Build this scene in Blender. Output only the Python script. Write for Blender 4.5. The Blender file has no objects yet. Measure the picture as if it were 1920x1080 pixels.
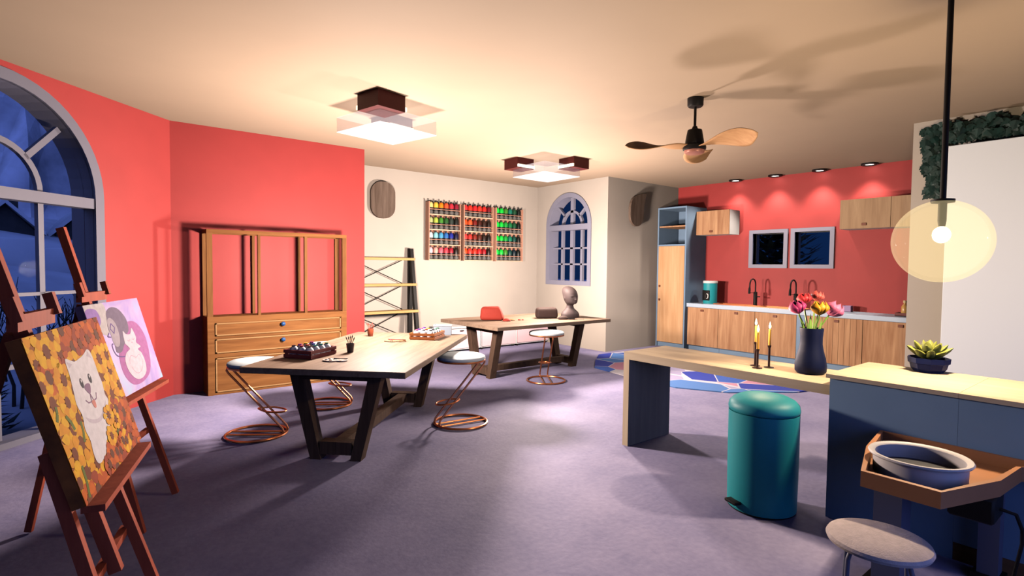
import bpy, bmesh, math, random
from math import sin, cos, tan, pi, radians, sqrt, atan2
from mathutils import Vector, Matrix
from mathutils.geometry import tessellate_polygon

S = bpy.context.scene
COL = S.collection
random.seed(11)

# ------------------------------------------------------------------ materials
def mat(name, col, rough=0.6, metal=0.0, var=0.0, vscale=6.0, bump=0.0, bscale=40.0, spec=0.4, emit=None, estr=0.0):
    m = bpy.data.materials.new(name); m.use_nodes = True
    nt = m.node_tree; b = nt.nodes['Principled BSDF']
    b.inputs['Base Color'].default_value = (*col, 1)
    b.inputs['Roughness'].default_value = rough
    b.inputs['Metallic'].default_value = metal
    b.inputs['Specular IOR Level'].default_value = spec
    tc = nt.nodes.new('ShaderNodeTexCoord')
    if var > 0:
        n = nt.nodes.new('ShaderNodeTexNoise'); n.inputs['Scale'].default_value = vscale
        n.inputs['Detail'].default_value = 5
        r = nt.nodes.new('ShaderNodeValToRGB')
        r.color_ramp.elements[0].position = .3; r.color_ramp.elements[1].position = .7
        r.color_ramp.elements[0].color = (*[c*(1-var) for c in col], 1)
        r.color_ramp.elements[1].color = (*[min(1, c*(1+var)) for c in col], 1)
        nt.links.new(tc.outputs['Object'], n.inputs['Vector'])
        nt.links.new(n.outputs['Fac'], r.inputs['Fac'])
        nt.links.new(r.outputs['Color'], b.inputs['Base Color'])
    if bump > 0:
        n2 = nt.nodes.new('ShaderNodeTexNoise'); n2.inputs['Scale'].default_value = bscale
        n2.inputs['Detail'].default_value = 6
        bp = nt.nodes.new('ShaderNodeBump'); bp.inputs['Strength'].default_value = bump
        bp.inputs['Distance'].default_value = .02
        nt.links.new(tc.outputs['Object'], n2.inputs['Vector'])
        nt.links.new(n2.outputs['Fac'], bp.inputs['Height'])
        nt.links.new(bp.outputs['Normal'], b.inputs['Normal'])
    if emit:
        b.inputs['Emission Color'].default_value = (*emit, 1)
        b.inputs['Emission Strength'].default_value = estr
    return m

def wood(name, c1, c2, axis=0, scale=1.0, rough=0.7, stretch=10.0, rings=3.0, plank=0.0):
    """Grain runs along the given object axis."""
    m = bpy.data.materials.new(name); m.use_nodes = True
    nt = m.node_tree; b = nt.nodes['Principled BSDF']; L = nt.links.new
    b.inputs['Roughness'].default_value = rough
    b.inputs['Specular IOR Level'].default_value = .12
    tc = nt.nodes.new('ShaderNodeTexCoord'); mp = nt.nodes.new('ShaderNodeMapping')
    s = [stretch*scale]*3; s[axis] = scale*.7
    mp.inputs['Scale'].default_value = s
    L(tc.outputs['Object'], mp.inputs['Vector'])
    n = nt.nodes.new('ShaderNodeTexNoise'); n.inputs['Scale'].default_value = 1.6
    n.inputs['Detail'].default_value = 8; n.inputs['Roughness'].default_value = .62; n.inputs['Distortion'].default_value = .6
    L(mp.outputs['Vector'], n.inputs['Vector'])
    mp2 = nt.nodes.new('ShaderNodeMapping'); s2 = [rings*scale]*3; s2[axis] = scale*.35
    mp2.inputs['Scale'].default_value = s2
    L(tc.outputs['Object'], mp2.inputs['Vector'])
    n2 = nt.nodes.new('ShaderNodeTexNoise'); n2.inputs['Scale'].default_value = 1.0; n2.inputs['Detail'].default_value = 3
    n2.inputs['Distortion'].default_value = 1.2
    L(mp2.outputs['Vector'], n2.inputs['Vector'])
    mx = nt.nodes.new('ShaderNodeMath'); mx.operation = 'MULTIPLY_ADD'
    mx.inputs[1].default_value = .55; mx.inputs[2].default_value = 0
    L(n.outputs['Fac'], mx.inputs[0])
    ad = nt.nodes.new('ShaderNodeMath'); ad.operation = 'MULTIPLY_ADD'; ad.inputs[1].default_value = .45
    L(n2.outputs['Fac'], ad.inputs[0]); L(mx.outputs[0], ad.inputs[2])
    r = nt.nodes.new('ShaderNodeValToRGB')
    r.color_ramp.elements[0].position = .36; r.color_ramp.elements[1].position = .66
    r.color_ramp.elements[0].color = (*c1, 1); r.color_ramp.elements[1].color = (*c2, 1)
    L(ad.outputs[0], r.inputs['Fac']); L(r.outputs['Color'], b.inputs['Base Color'])
    bp = nt.nodes.new('ShaderNodeBump'); bp.inputs['Strength'].default_value = .08; bp.inputs['Distance'].default_value = .01
    L(n.outputs['Fac'], bp.inputs['Height']); L(bp.outputs['Normal'], b.inputs['Normal'])
    return m

def glass(name, tint=(1, 1, 1), alpha=.06, rough=.02):
    m = bpy.data.materials.new(name); m.use_nodes = True
    nt = m.node_tree; nt.nodes.clear(); L = nt.links.new
    o = nt.nodes.new('ShaderNodeOutputMaterial'); t = nt.nodes.new('ShaderNodeBsdfTransparent')
    t.inputs['Color'].default_value = (*tint, 1)
    g = nt.nodes.new('ShaderNodeBsdfGlossy'); g.inputs['Roughness'].default_value = rough
    f = nt.nodes.new('ShaderNodeLayerWeight'); f.inputs['Blend'].default_value = .12
    mm = nt.nodes.new('ShaderNodeMath'); mm.operation = 'MULTIPLY_ADD'; mm.inputs[1].default_value = .006; mm.inputs[2].default_value = 0.0
    L(f.outputs['Fresnel'], mm.inputs[0])
    mx = nt.nodes.new('ShaderNodeMixShader'); L(mm.outputs[0], mx.inputs['Fac'])
    L(t.outputs[0], mx.inputs[1]); L(g.outputs[0], mx.inputs[2]); L(mx.outputs[0], o.inputs['Surface'])
    return m

def frosted(name, col, alpha, emit=None, estr=0.0):
    """Translucent diffusing sheet: part transparent, part translucent, optionally glowing like a lit diffuser."""
    m = bpy.data.materials.new(name); m.use_nodes = True
    nt = m.node_tree; nt.nodes.clear(); L = nt.links.new
    o = nt.nodes.new('ShaderNodeOutputMaterial'); t = nt.nodes.new('ShaderNodeBsdfTransparent')
    d = nt.nodes.new('ShaderNodeBsdfTranslucent'); d.inputs['Color'].default_value = (*col, 1)
    d2 = nt.nodes.new('ShaderNodeBsdfDiffuse'); d2.inputs['Color'].default_value = (*col, 1)
    m0 = nt.nodes.new('ShaderNodeMixShader'); m0.inputs['Fac'].default_value = .4
    L(d.outputs[0], m0.inputs[1]); L(d2.outputs[0], m0.inputs[2])
    last = m0
    if emit:
        e = nt.nodes.new('ShaderNodeEmission'); e.inputs['Color'].default_value = (*emit, 1); e.inputs['Strength'].default_value = estr
        a = nt.nodes.new('ShaderNodeAddShader'); L(m0.outputs[0], a.inputs[0]); L(e.outputs[0], a.inputs[1]); last = a
    mx = nt.nodes.new('ShaderNodeMixShader'); mx.inputs['Fac'].default_value = alpha
    L(t.outputs[0], mx.inputs[1]); L(last.outputs[0], mx.inputs[2]); L(mx.outputs[0], o.inputs['Surface'])
    return m

def emission(name, col, s):
    m = bpy.data.materials.new(name); m.use_nodes = True
    nt = m.node_tree; nt.nodes.clear()
    o = nt.nodes.new('ShaderNodeOutputMaterial'); e = nt.nodes.new('ShaderNodeEmission')
    e.inputs['Color'].default_value = (*col, 1); e.inputs['Strength'].default_value = s
    nt.links.new(e.outputs[0], o.inputs['Surface'])
    return m

def srgb(r, g, b):
    f = lambda c: (c/255/12.92) if c/255 <= .04045 else ((c/255+.055)/1.055)**2.4
    return (f(r), f(g), f(b))

# ------------------------------------------------------------------ mesh builder
class MB:
    def __init__(self): self.v = []; self.f = []; self.m = []; self.s = []
    def add(self, verts, faces, mi=0, smooth=False):
        o = len(self.v); self.v += [tuple(p) for p in verts]
        for f in faces:
            self.f.append(tuple(i+o for i in f)); self.m.append(mi); self.s.append(smooth)
        return self
    def box(self, lo, hi, mi=0, M=None):
        x0, y0, z0 = lo; x1, y1, z1 = hi
        P = [(x0,y0,z0),(x1,y0,z0),(x1,y1,z0),(x0,y1,z0),(x0,y0,z1),(x1,y0,z1),(x1,y1,z1),(x0,y1,z1)]
        if M is not None: P = [M @ Vector(p) for p in P]
        return self.add(P, [(3,2,1,0),(4,5,6,7),(0,1,5,4),(1,2,6,5),(2,3,7,6),(3,0,4,7)], mi)
    def rbox(self, lo, hi, r=.01, seg=2, mi=0, M=None, smooth=True):
        bm = bmesh.new(); bmesh.ops.create_cube(bm, size=1)
        for v in bm.verts:
            v.co = Vector([(lo[i]+hi[i])/2 + v.co[i]*(hi[i]-lo[i]) for i in range(3)])
        bmesh.ops.bevel(bm, geom=bm.edges[:], offset=r, segments=seg, affect='EDGES', profile=.5)
        return self.take(bm, mi, M, smooth)
    def take(self, bm, mi=0, M=None, smooth=True):
        bm.verts.index_update()
        P = [(M @ v.co) if M is not None else v.co.copy() for v in bm.verts]
        F = [tuple(v.index for v in f.verts) for f in bm.faces]
        bm.free(); return self.add(P, F, mi, smooth)
    def beam(self, a, b, w, d, mi=0, ref=(0,0,1)):
        """Square bar from a to b; w across ref x axis, d along the other."""
        a = Vector(a); b = Vector(b); ax = (b-a).normalized()
        r = Vector(ref)
        if abs(ax.dot(r)) > .98: r = Vector((0,1,0))
        u = ax.cross(r).normalized(); v = u.cross(ax).normalized()
        P = []
        for p in (a, b):
            for su, sv in ((-1,-1),(1,-1),(1,1),(-1,1)): P.append(p + u*su*w/2 + v*sv*d/2)
        return self.add(P, [(0,1,2,3),(7,6,5,4),(0,4,5,1),(1,5,6,2),(2,6,7,3),(3,7,4,0)], mi)
    def tube(self, pts, r, n=10, mi=0, closed=False, smooth=True, radii=None):
        pts = [Vector(p) for p in pts]; N = len(pts); P = []
        prev = None
        for i, p in enumerate(pts):
            if closed: t = pts[(i+1) % N] - pts[i-1]
            else: t = pts[min(i+1, N-1)] - pts[max(i-1, 0)]
            t.normalize()
            if prev is None:
                ref = Vector((0,0,1)) if abs(t.z) < .9 else Vector((1,0,0))
                u = t.cross(ref).normalized()
            else:
                u = prev - t*prev.dot(t)
                u = u.normalized() if u.length > 1e-6 else t.orthogonal().normalized()
            prev = u; v = t.cross(u); rr = radii[i] if radii else r
            for k in range(n):
                a = 2*pi*k/n; P.append(p + u*cos(a)*rr + v*sin(a)*rr)
        F = []
        M = N if closed else N-1
        for i in range(M):
            j = (i+1) % N
            for k in range(n):
                l = (k+1) % n; F.append((i*n+k, i*n+l, j*n+l, j*n+k))
        if not closed:
            F.append(tuple(range(n))[::-1]); F.append(tuple((N-1)*n+k for k in range(n)))
        return self.add(P, F, mi, smooth)
    def lathe(self, prof, n=32, mi=0, c=(0,0,0), smooth=True, sx=1, sy=1, cap=True):
        P = []; F = []
        for r, z in prof:
            for k in range(n):
                a = 2*pi*k/n; P.append((c[0]+r*cos(a)*sx, c[1]+r*sin(a)*sy, c[2]+z))
        for i in range(len(prof)-1):
            for k in range(n):
                l = (k+1) % n; F.append((i*n+k, i*n+l, (i+1)*n+l, (i+1)*n+k))
        if cap:
            F.append(tuple(range(n))[::-1]); F.append(tuple((len(prof)-1)*n+k for k in range(n)))
        return self.add(P, F, mi, smooth)
    def prism(self, poly, z0, z1, mi=0, holes=(), M=None, side_mi=None):
        """Extrude a 2-D polygon (x, y) with holes from z0 to z1."""
        loops = [list(poly)] + [list(h) for h in holes]
        tris = tessellate_polygon([[Vector((x, y, 0)) for x, y in l] for l in loops])
        flat = [p for l in loops for p in l]; n = len(flat)
        P = [(x, y, z0) for x, y in flat] + [(x, y, z1) for x, y in flat]
        F = []
        for t in tris:
            a, b, c = (flat[i] for i in t)
            ccw = (b[0]-a[0])*(c[1]-a[1])-(b[1]-a[1])*(c[0]-a[0]) > 0
            t = tuple(t) if ccw else tuple(t)[::-1]
            F.append(t[::-1]); F.append(tuple(i+n for i in t))
        F2 = []; o = 0
        for li, l in enumerate(loops):
            k = len(l)
            area = sum(l[i][0]*l[(i+1) % k][1]-l[(i+1) % k][0]*l[i][1] for i in range(k))
            fl = (area > 0) == (li == 0)
            for i in range(k):
                j = (i+1) % k; q = (o+i, o+j, o+j+n, o+i+n)
                F2.append(q if fl else q[::-1])
            o += k
        if M is not None: P = [M @ Vector(p) for p in P]
        self.add(P, F, mi)
        off = len(self.v)-len(P)
        for f in F2:
            self.f.append(tuple(i+off for i in f)); self.m.append(mi if side_mi is None else side_mi); self.s.append(False)
        return self
    def loft(self, rings, mi=0, smooth=True, cap=True):
        n = len(rings[0]); P = [p for r in rings for p in r]; F = []
        for i in range(len(rings)-1):
            for k in range(n):
                l = (k+1) % n; F.append((i*n+k, i*n+l, (i+1)*n+l, (i+1)*n+k))
        if cap:
            F.append(tuple(range(n))[::-1]); F.append(tuple((len(rings)-1)*n+k for k in range(n)))
        return self.add(P, F, mi, smooth)
    def xform(self, M):
        self.v = [tuple(M @ Vector(p)) for p in self.v]; return self
    def build(self, name, mats, parent=None, loc=(0,0,0), rz=0.0, label=None, sharp=40):
        me = bpy.data.meshes.new(name); me.from_pydata(self.v, [], self.f)
        if not isinstance(mats, (list, tuple)): mats = [mats]
        for m in mats: me.materials.append(m)
        me.polygons.foreach_set('material_index', self.m)
        me.polygons.foreach_set('use_smooth', self.s)
        me.update(); me.validate()
        if any(self.s):
            try: me.set_sharp_from_angle(angle=radians(sharp))
            except Exception: pass
        o = bpy.data.objects.new(name, me); COL.objects.link(o)
        if parent is not None: o.parent = parent
        o.location = loc; o.rotation_euler = (0,0,rz)
        if label: o['label'] = label
        return o

def tag(o, label, cat, group=None, kind=None):
    o['label'] = label; o['category'] = cat
    if group: o['group'] = group
    if kind: o['kind'] = kind
    return o
def thing(name, label, cat, loc=(0,0,0), rz=0.0, group=None):
    o = bpy.data.objects.new(name, None); COL.objects.link(o)
    o.empty_display_size = .1
    o.location = loc; o.rotation_euler = (0,0,rz)
    return tag(o, label, cat, group)
def struct(o, label, cat='room'):
    o['kind'] = 'structure'; o['label'] = label; o['category'] = cat; return o
def dup(root, loc, rz, label, group=None, mats=None):
    """Copy a thing with its parts and sub-parts (mesh data shared)."""
    r = root.copy(); COL.objects.link(r); r.location = loc; r.rotation_euler = (0,0,rz); r['label'] = label
    if group: r['group'] = group
    for ch in list(root.children):
        c = ch.copy(); COL.objects.link(c); c.parent = r
        for g in list(ch.children):
            d = g.copy(); COL.objects.link(d); d.parent = c
    return r
def circle(c, r, n, z=0.0, a0=0.0):
    return [(c[0]+r*cos(a0+2*pi*k/n), c[1]+r*sin(a0+2*pi*k/n), z) for k in range(n)]

# ------------------------------------------------------------------ palette
CORAL = mat('coral_paint', (.40,.042,.040), .6, var=.04, vscale=3, bump=.03, bscale=120)
CREAM = mat('cream_paint', (.50,.44,.385), .7, var=.03, vscale=2, bump=.03, bscale=120)
CEIL = mat('ceiling_paint', (.455,.34,.25), .75, var=.02, vscale=1.5)
TRIM = mat('lavender_grey_trim', (.25,.25,.335), .5, var=.03)
TRIM_D = mat('dim_grey_trim', (.165,.16,.21), .55, var=.03)
GLASS = glass('window_glass')
BLACK = mat('black_metal', (.010,.009,.009), .5, var=.1, spec=.15)
COPPER = mat('copper_tube', (.42,.15,.06), .32, metal=.85, var=.12, vscale=14)
WHITE = mat('white_lacquer', (.80,.80,.80), .45, var=.02)
SLATE = mat('slate_blue_lacquer', (.21,.32,.47), .5, var=.04, vscale=4)
TABLE_T = wood('grey_brown_oak', (.21,.138,.098), (.36,.255,.185), axis=0, scale=1.6)
TABLE_L = wood('dark_stained_oak', (.070,.042,.030), (.135,.083,.058), axis=2, scale=2)
HUTCH = wood('honey_walnut', (.165,.062,.019), (.32,.137,.045), axis=0, scale=1.3)
HUTCH_V = wood('honey_walnut_upright', (.15,.06,.02), (.29,.13,.045), axis=2, scale=1.3)
HUTCH_T = wood('pale_honey_trim', (.36,.20,.085), (.48,.28,.13), axis=0, scale=2)
PINE = wood('golden_pine', (.50,.29,.12), (.66,.41,.19), axis=1, scale=1.2)
KWOOD = wood('rosy_oak_veneer', (.36,.165,.085), (.70,.41,.23), axis=2, scale=1.1, stretch=9, rings=6)
BENCHW = wood('light_beech', (.60,.45,.31), (.74,.59,.43), axis=1, scale=1.0)
BENCHV = wood('light_beech_upright', (.58,.43,.30), (.74,.58,.42), axis=2, scale=1.0)
EASEL = wood('red_cedar', (.33,.062,.034), (.48,.10,.052), axis=2, scale=2)
RACKW = wood('rosy_pine', (.50,.235,.165), (.64,.335,.235), axis=2, scale=2)
NAVY = mat('navy_glaze', (.0045,.009,.042), .55, var=.1, spec=.2)
TEAL = mat('teal_enamel', (.018,.33,.38), .5, var=.03)
L_ONE, L_TWO, L_PEN, L_CAN, L_DWN = 730, 720, 270, 4, 95
W_FILL = (.36,.52,1.4,1); EXPO = 0.0; BNC = 0; G_E = .20; SM = 2.2
# ------------------------------------------------------------------ the room
H = 3.278
C2 = (.903, 7.648); s2 = sqrt(.5)
def frame_left(s, z, out):      # point on the angled left wall: s along it (0 at corner), out = away from the room
    return Vector((C2[0]+s*s2-out*s2, C2[1]+s*s2+out*s2, z))
ML = Matrix(((s2,0,-s2,C2[0]),(s2,0,s2,C2[1]),(0,1,0,0),(0,0,0,1)))     # (s, z, out) -> world
def arch(cx, hw, z0, zs, n=28):
    """Closed outline: flat bottom, straight sides, round head."""
    L = [(cx-hw, z0), (cx+hw, z0)]
    L += [(cx+hw*cos(pi*k/n), zs+hw*sin(pi*k/n)) for k in range(n+1)]
    return L

CEILP = [(-1.9,-2.2),(10.2,-2.2),(10.2,7.1),(8.05,7.1),(8.05,9.1),(.7,9.1),(.7,7.8),(-1.9,5.2)]   # outline of the room
fl = MB().prism(CEILP, -.2, 0).build('floor', [])
FLOORM = bpy.data.materials.new('grey_mauve_concrete'); FLOORM.use_nodes = True
def _floor():
    nt = FLOORM.node_tree; L = nt.links.new; b = nt.nodes['Principled BSDF']
    tc = nt.nodes.new('ShaderNodeTexCoord')
    n = nt.nodes.new('ShaderNodeTexNoise'); n.inputs['Scale'].default_value = 1.3; n.inputs['Detail'].default_value = 7; n.inputs['Roughness'].default_value = .65
    n2 = nt.nodes.new('ShaderNodeTexNoise'); n2.inputs['Scale'].default_value = 26; n2.inputs['Detail'].default_value = 5
    L(tc.outputs['Object'], n.inputs['Vector']); L(tc.outputs['Object'], n2.inputs['Vector'])
    ad = nt.nodes.new('ShaderNodeMath'); ad.operation = 'MULTIPLY_ADD'; ad.inputs[1].default_value = .35
    L(n2.outputs['Fac'], ad.inputs[0]); L(n.outputs['Fac'], ad.inputs[2])
    r = nt.nodes.new('ShaderNodeValToRGB'); e = r.color_ramp.elements
    e[0].position = .45; e[1].position = .9
    e[0].color = (.24,.225,.40,1); e[1].color = (.42,.375,.57,1)
    L(ad.outputs[0], r.inputs['Fac']); L(r.outputs['Color'], b.inputs['Base Color'])
    b.inputs['Roughness'].default_value = .72; b.inputs['Specular IOR Level'].default_value = .25
    bp = nt.nodes.new('ShaderNodeBump'); bp.inputs['Strength'].default_value = .12; bp.inputs['Distance'].default_value = .02
    L(n2.outputs['Fac'], bp.inputs['Height']); L(bp.outputs['Normal'], b.inputs['Normal'])
_floor()
fl.data.materials.clear(); fl.data.materials.append(FLOORM)
struct(fl, 'grey mauve concrete floor of the studio', 'floor')
# ceiling slab follows the room's outline so that it does not shade the garden outside
struct(MB().prism(CEILP, H, H+.2).build('ceiling', CEIL), 'warm cream flat ceiling', 'ceiling')

# angled wall with the big arched window
WC, WR, WZ = -1.95, .90, 2.22
w = MB().prism([(-3.9,0),(0,0),(0,H),(-3.9,H)], 0, .25, holes=[arch(WC, WR, .04, WZ)], M=ML, side_mi=1)
struct(w.build('wall_left', [CORAL, TRIM_D]), 'coral wall holding the big arched window', 'wall')
# coral wall behind the hutch, cream walls of the alcove, kitchen and the right side
struct(MB().prism([(C2[0],C2[1]),(3.334,C2[1]),(3.334,9.05),(.75,9.05),(.75,7.85)], 0, H).build('wall_rear_coral', CORAL), 'coral wall behind the wooden hutch', 'wall')
struct(MB().box((3.334,8.851,0),(8.02,9.05,H)).build('wall_rear_cream', CREAM), 'cream wall behind the paint racks', 'wall')
MX = Matrix(((0,0,1,7.764),(1,0,0,0),(0,1,0,0),(0,0,0,1)))              # (y, z, out) -> world, wall facing -x
SC, SR, SZ = 7.905, .555, 2.44
w = MB().prism([(7.066,0),(8.851,0),(8.851,H),(7.066,H)], 0, .26, holes=[arch(SC, SR, 1.31, SZ)], M=MX, side_mi=1)
struct(w.build('wall_alcove', [CREAM, TRIM]), 'cream wall holding the small arched window', 'wall')
struct(MB().box((7.764,6.866,0),(10.2,7.066,H)).build('wall_side', CREAM), 'shaded cream wall beside the tall kitchen cabinet', 'wall')
MK = Matrix(((0,0,1,9.972),(1,0,0,0),(0,1,0,0),(0,0,0,1)))
kh = [(5.205,1.675,4.632,2.248),(4.44,1.675,3.862,2.25)]
w = MB().prism([(2.05,0),(6.866,0),(6.866,H),(2.05,H)], 0, .22, holes=[[(a,b),(c,b),(c,d),(a,d)] for a,b,c,d in kh], M=MK, side_mi=1)
struct(w.build('wall_kitchen', [CORAL, TRIM_D]), 'coral kitchen wall with two small square windows', 'wall')
struct(MB().box((7.542,-2.0,0),(10.2,2.075,H)).build('wall_right', CREAM), 'cream wall end behind the pendant lamp', 'wall')
# walls behind the viewer; the rear one has a wide opening added to let blue fill light in
struct(MB().box((-1.9,-2.2,0),(-1.7,5.05,H)).build('wall_near_left', CREAM), 'cream wall at the near left of the room', 'wall')
w = MB().prism([(-1.7,0),(7.542,0),(7.542,H),(-1.7,H)], 0, .2, holes=[[(-1.3,.05),(7.1,.05),(7.1,2.95),(-1.3,2.95)]],
               M=Matrix(((1,0,0,0),(0,0,1,-2.2),(0,1,0,0),(0,0,0,1))))
struct(w.build('wall_near', CREAM), 'cream wall with a wide opening added for fill light at the near end', 'wall')

# ---- big arched window
wf = MB()
wf.prism(arch(WC, 1.0, .0, WZ), -.02, .015, holes=[arch(WC, .90, .055, WZ)], M=ML)
win = struct(wf.build('window_1', TRIM_D), 'tall arched window with grey frame in the coral wall', 'window')
g = MB()
y0, y1 = .09, .13
g.box((WC-.92, 2.125, -.005), (WC+.92, 2.225, .13), M=ML)
for zc, hh in ((1.30,.016),(.668,.022)): g.box((WC-.90, zc-hh, y0),(WC+.90, zc+hh, y1), M=ML)
for sx in (-1, 0, 1):
    xc = WC+sx*.43; hw = .026 if sx else .035
    g.box((xc-hw, .05, y0),(xc+hw, 2.13, y1), M=ML)
ri, n = .43, 20
g.prism([(WC+ (ri+.026)*cos(pi*k/n), WZ+(ri+.026)*sin(pi*k/n)) for k in range(n+1)] +
        [(WC+ (ri-.026)*cos(pi*k/n), WZ+(ri-.026)*sin(pi*k/n)) for k in range(n, -1, -1)], y0, y1, M=ML)
for a in (45, 90, 135):
    ca, sa = cos(radians(a)), sin(radians(a)); hw = .028
    p = [(WC+r*ca-t*sa, WZ+r*sa+t*ca) for r, t in ((ri,-hw),(.89,-hw),(.89,hw),(ri,hw))]
    g.prism(p, y0, y1, M=ML)
g.build('muntin_grid', TRIM_D, win)
MB().prism(arch(WC, .90, .05, WZ), .106, .114, M=ML).build('glass_pane', GLASS, win)

# ---- small arched window
wf = MB().prism(arch(SC, .635, 1.225, SZ), -.02, .02, holes=[arch(SC, .545, 1.315, SZ)], M=MX)
win = struct(wf.build('window_2', TRIM), 'small arched window with many panes in the cream alcove wall', 'window')
g = MB(); y0, y1 = .10, .16
g.box((SC-.55, 2.33, -.01),(SC+.55, 2.44, .16), M=MX)
for zc in (1.97, 1.645): g.box((SC-.55, zc-.017, y0),(SC+.55, zc+.017, y1), M=MX)
for k, hw in ((-1,.026),(0,.040),(1,.026)):
    g.box((SC+k*.275-hw, 1.31, y0),(SC+k*.275+hw, 2.34, y1), M=MX)
ri = .27
g.prism([(SC+(ri+.024)*cos(pi*k/n), SZ+(ri+.024)*sin(pi*k/n)) for k in range(n+1)] +
        [(SC+(ri-.024)*cos(pi*k/n), SZ+(ri-.024)*sin(pi*k/n)) for k in range(n, -1, -1)], y0, y1, M=MX)
for a, hw, r0 in ((42,.02,ri),(90,.04,0),(138,.02,ri)):
    ca, sa = cos(radians(a)), sin(radians(a))
    g.prism([(SC+r*ca-t*sa, SZ+r*sa+t*ca) for r, t in ((r0,-hw),(.55,-hw),(.55,hw),(r0,hw))], y0, y1, M=MX)
g.build('muntin_grid', TRIM, win)
MB().prism(arch(SC, .55, 1.31, SZ), .125, .132, M=MX).build('glass_pane', GLASS, win)

# ---- the two square kitchen windows
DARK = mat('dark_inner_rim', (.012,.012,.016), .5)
for i, (a,b,c,d) in enumerate(kh):
    wf = MB().prism([(a+.07,b-.065),(c-.07,b-.065),(c-.07,d+.065),(a+.07,d+.065)], -.03, .10,
                    holes=[[(a,b),(c,b),(c,d),(a,d)]], M=MK)
    win = struct(wf.build('window_%d' % (i+3), TRIM), ('square grey framed window above the left kitchen tap', 'square grey framed window above the right kitchen tap')[i], 'window')
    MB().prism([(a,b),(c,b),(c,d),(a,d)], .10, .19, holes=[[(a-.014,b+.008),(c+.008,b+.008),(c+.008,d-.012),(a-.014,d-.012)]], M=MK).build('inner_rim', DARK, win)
    MB().prism([(a,b),(c,b),(c,d),(a,d)], .14, .147, M=MK).build('glass_pane', GLASS, win)

# ------------------------------------------------------------------ night garden outside
SNOW = mat('moonlit_snow', (.30,.345,.47), .8, var=.25, vscale=.5, bump=.2, bscale=4)
ROCK = mat('snowy_rock', (.24,.27,.38), .9, var=.93, vscale=.28)
TWIG = mat('dark_bark', (.012,.014,.018), .9, var=.2)
BUSHM = mat('dark_evergreen', (.016,.040,.055), .9, var=.5)
HOUSEM = mat('dark_timber_house', (.018,.02,.028), .9, var=.2)
def ground():
    mb = MB(); n = 40; P = []; F = []
    for i in range(n+1):
        for j in range(n+1):
            x = -46+100*i/n; y = -30+100*j/n
            d = (-(x-C2[0])+(y-C2[1]))*s2
            P.append((x, y, -.13 + max(0, d-2.2)*.30*(1 if d < 13 else 13/d) + .05*sin(x*.9)*cos(y*.7) - .06))
    for i in range(n):
        for j in range(n):
            a = i*(n+1)+j; F.append((a, a+n+1, a+n+2, a+1))
    return mb.add(P, F, 0, True)
o = ground().build('snow_ground', SNOW); o['kind'] = 'structure'; o['label'] = 'blue moonlit snow outside the arched window'; o['category'] = 'snow'
def mountain(cx, cy, r, h, seed, label):
    rnd = random.Random(seed); mb = MB(); rings = 9; n = 26; R = []
    for i in range(rings):
        t = i/(rings-1); ring = []
        for k in range(n):
            a = 2*pi*k/n; rr = r*(1-t)**.8*(1+.28*sin(3*a+seed)+.18*sin(7*a+seed*2)+rnd.uniform(-.1,.1)) + .02
            ring.append((cx+rr*cos(a), cy+rr*sin(a), -1+h*(t**1.1)+rnd.uniform(-.03,.03)*h*(t < .99)))
        R.append(ring)
    mb.loft(R, smooth=False)
    return tag(mb.build('mountain', [ROCK]), label, 'mountain', None)
mountain(-2.6, 47, 9.5, 20, 3, 'dark snowy mountain rising beyond the big arched window')
def house(p, rz, w, d, h, label):
    t = thing('house', label, 'house', p, rz, 'dark houses in the snow outside')
    MB().box((-w/2,-d/2,-1),(w/2,d/2,h)).add([(-w/2,-d/2,h),(w/2,-d/2,h),(0,-d/2,h+.55*w),(-w/2,d/2,h),(w/2,d/2,h),(0,d/2,h+.55*w)], [(0,1,2),(5,4,3)]).build('wall', HOUSEM, t)
    r = MB()
    for s in (-1,1):
        P = [(s*(w/2+.2),-d/2-.2,h-.12),(s*(w/2+.2),d/2+.2,h-.12),(0,d/2+.2,h+.55*w+.02),(0,-d/2-.2,h+.55*w+.02)]
        P += [(x,y,z+.12) for x,y,z in P]
        r.add(P, [(3,2,1,0),(4,5,6,7),(0,1,5,4),(1,2,6,5),(2,3,7,6),(3,0,4,7)])
    r.build('roof', SNOW, t)
    MB().box((w*.18,-.15,h),(w*.18+.22,.15,h+.55*w+.3)).build('chimney', HOUSEM, t)
house((-1.75, 21.8, 1.95), radians(12), 1.3, 2.4, .5, 'dark snow-roofed house nearer the window centre')
house((.05, 22.6, 1.9), radians(8), 1.3, 2.4, .5, 'dark snow-roofed house next to the window edge')
def hedge_wall():
    mb = MB()
    for k in range(14):
        a = Vector((-7+.8*k, 16.4+.05*k, 0)); zb = (((.903-a.x)+(a.y-7.648))*s2-2.2)*.30-.5; mb.rbox((a.x,a.y,zb),(a.x+.79,a.y+.4,zb+.85+.03*sin(k*3)), .06)
    return mb
tag(hedge_wall().build('garden_wall', SNOW), 'low snow-covered garden wall outside the arched window', 'wall')
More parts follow.
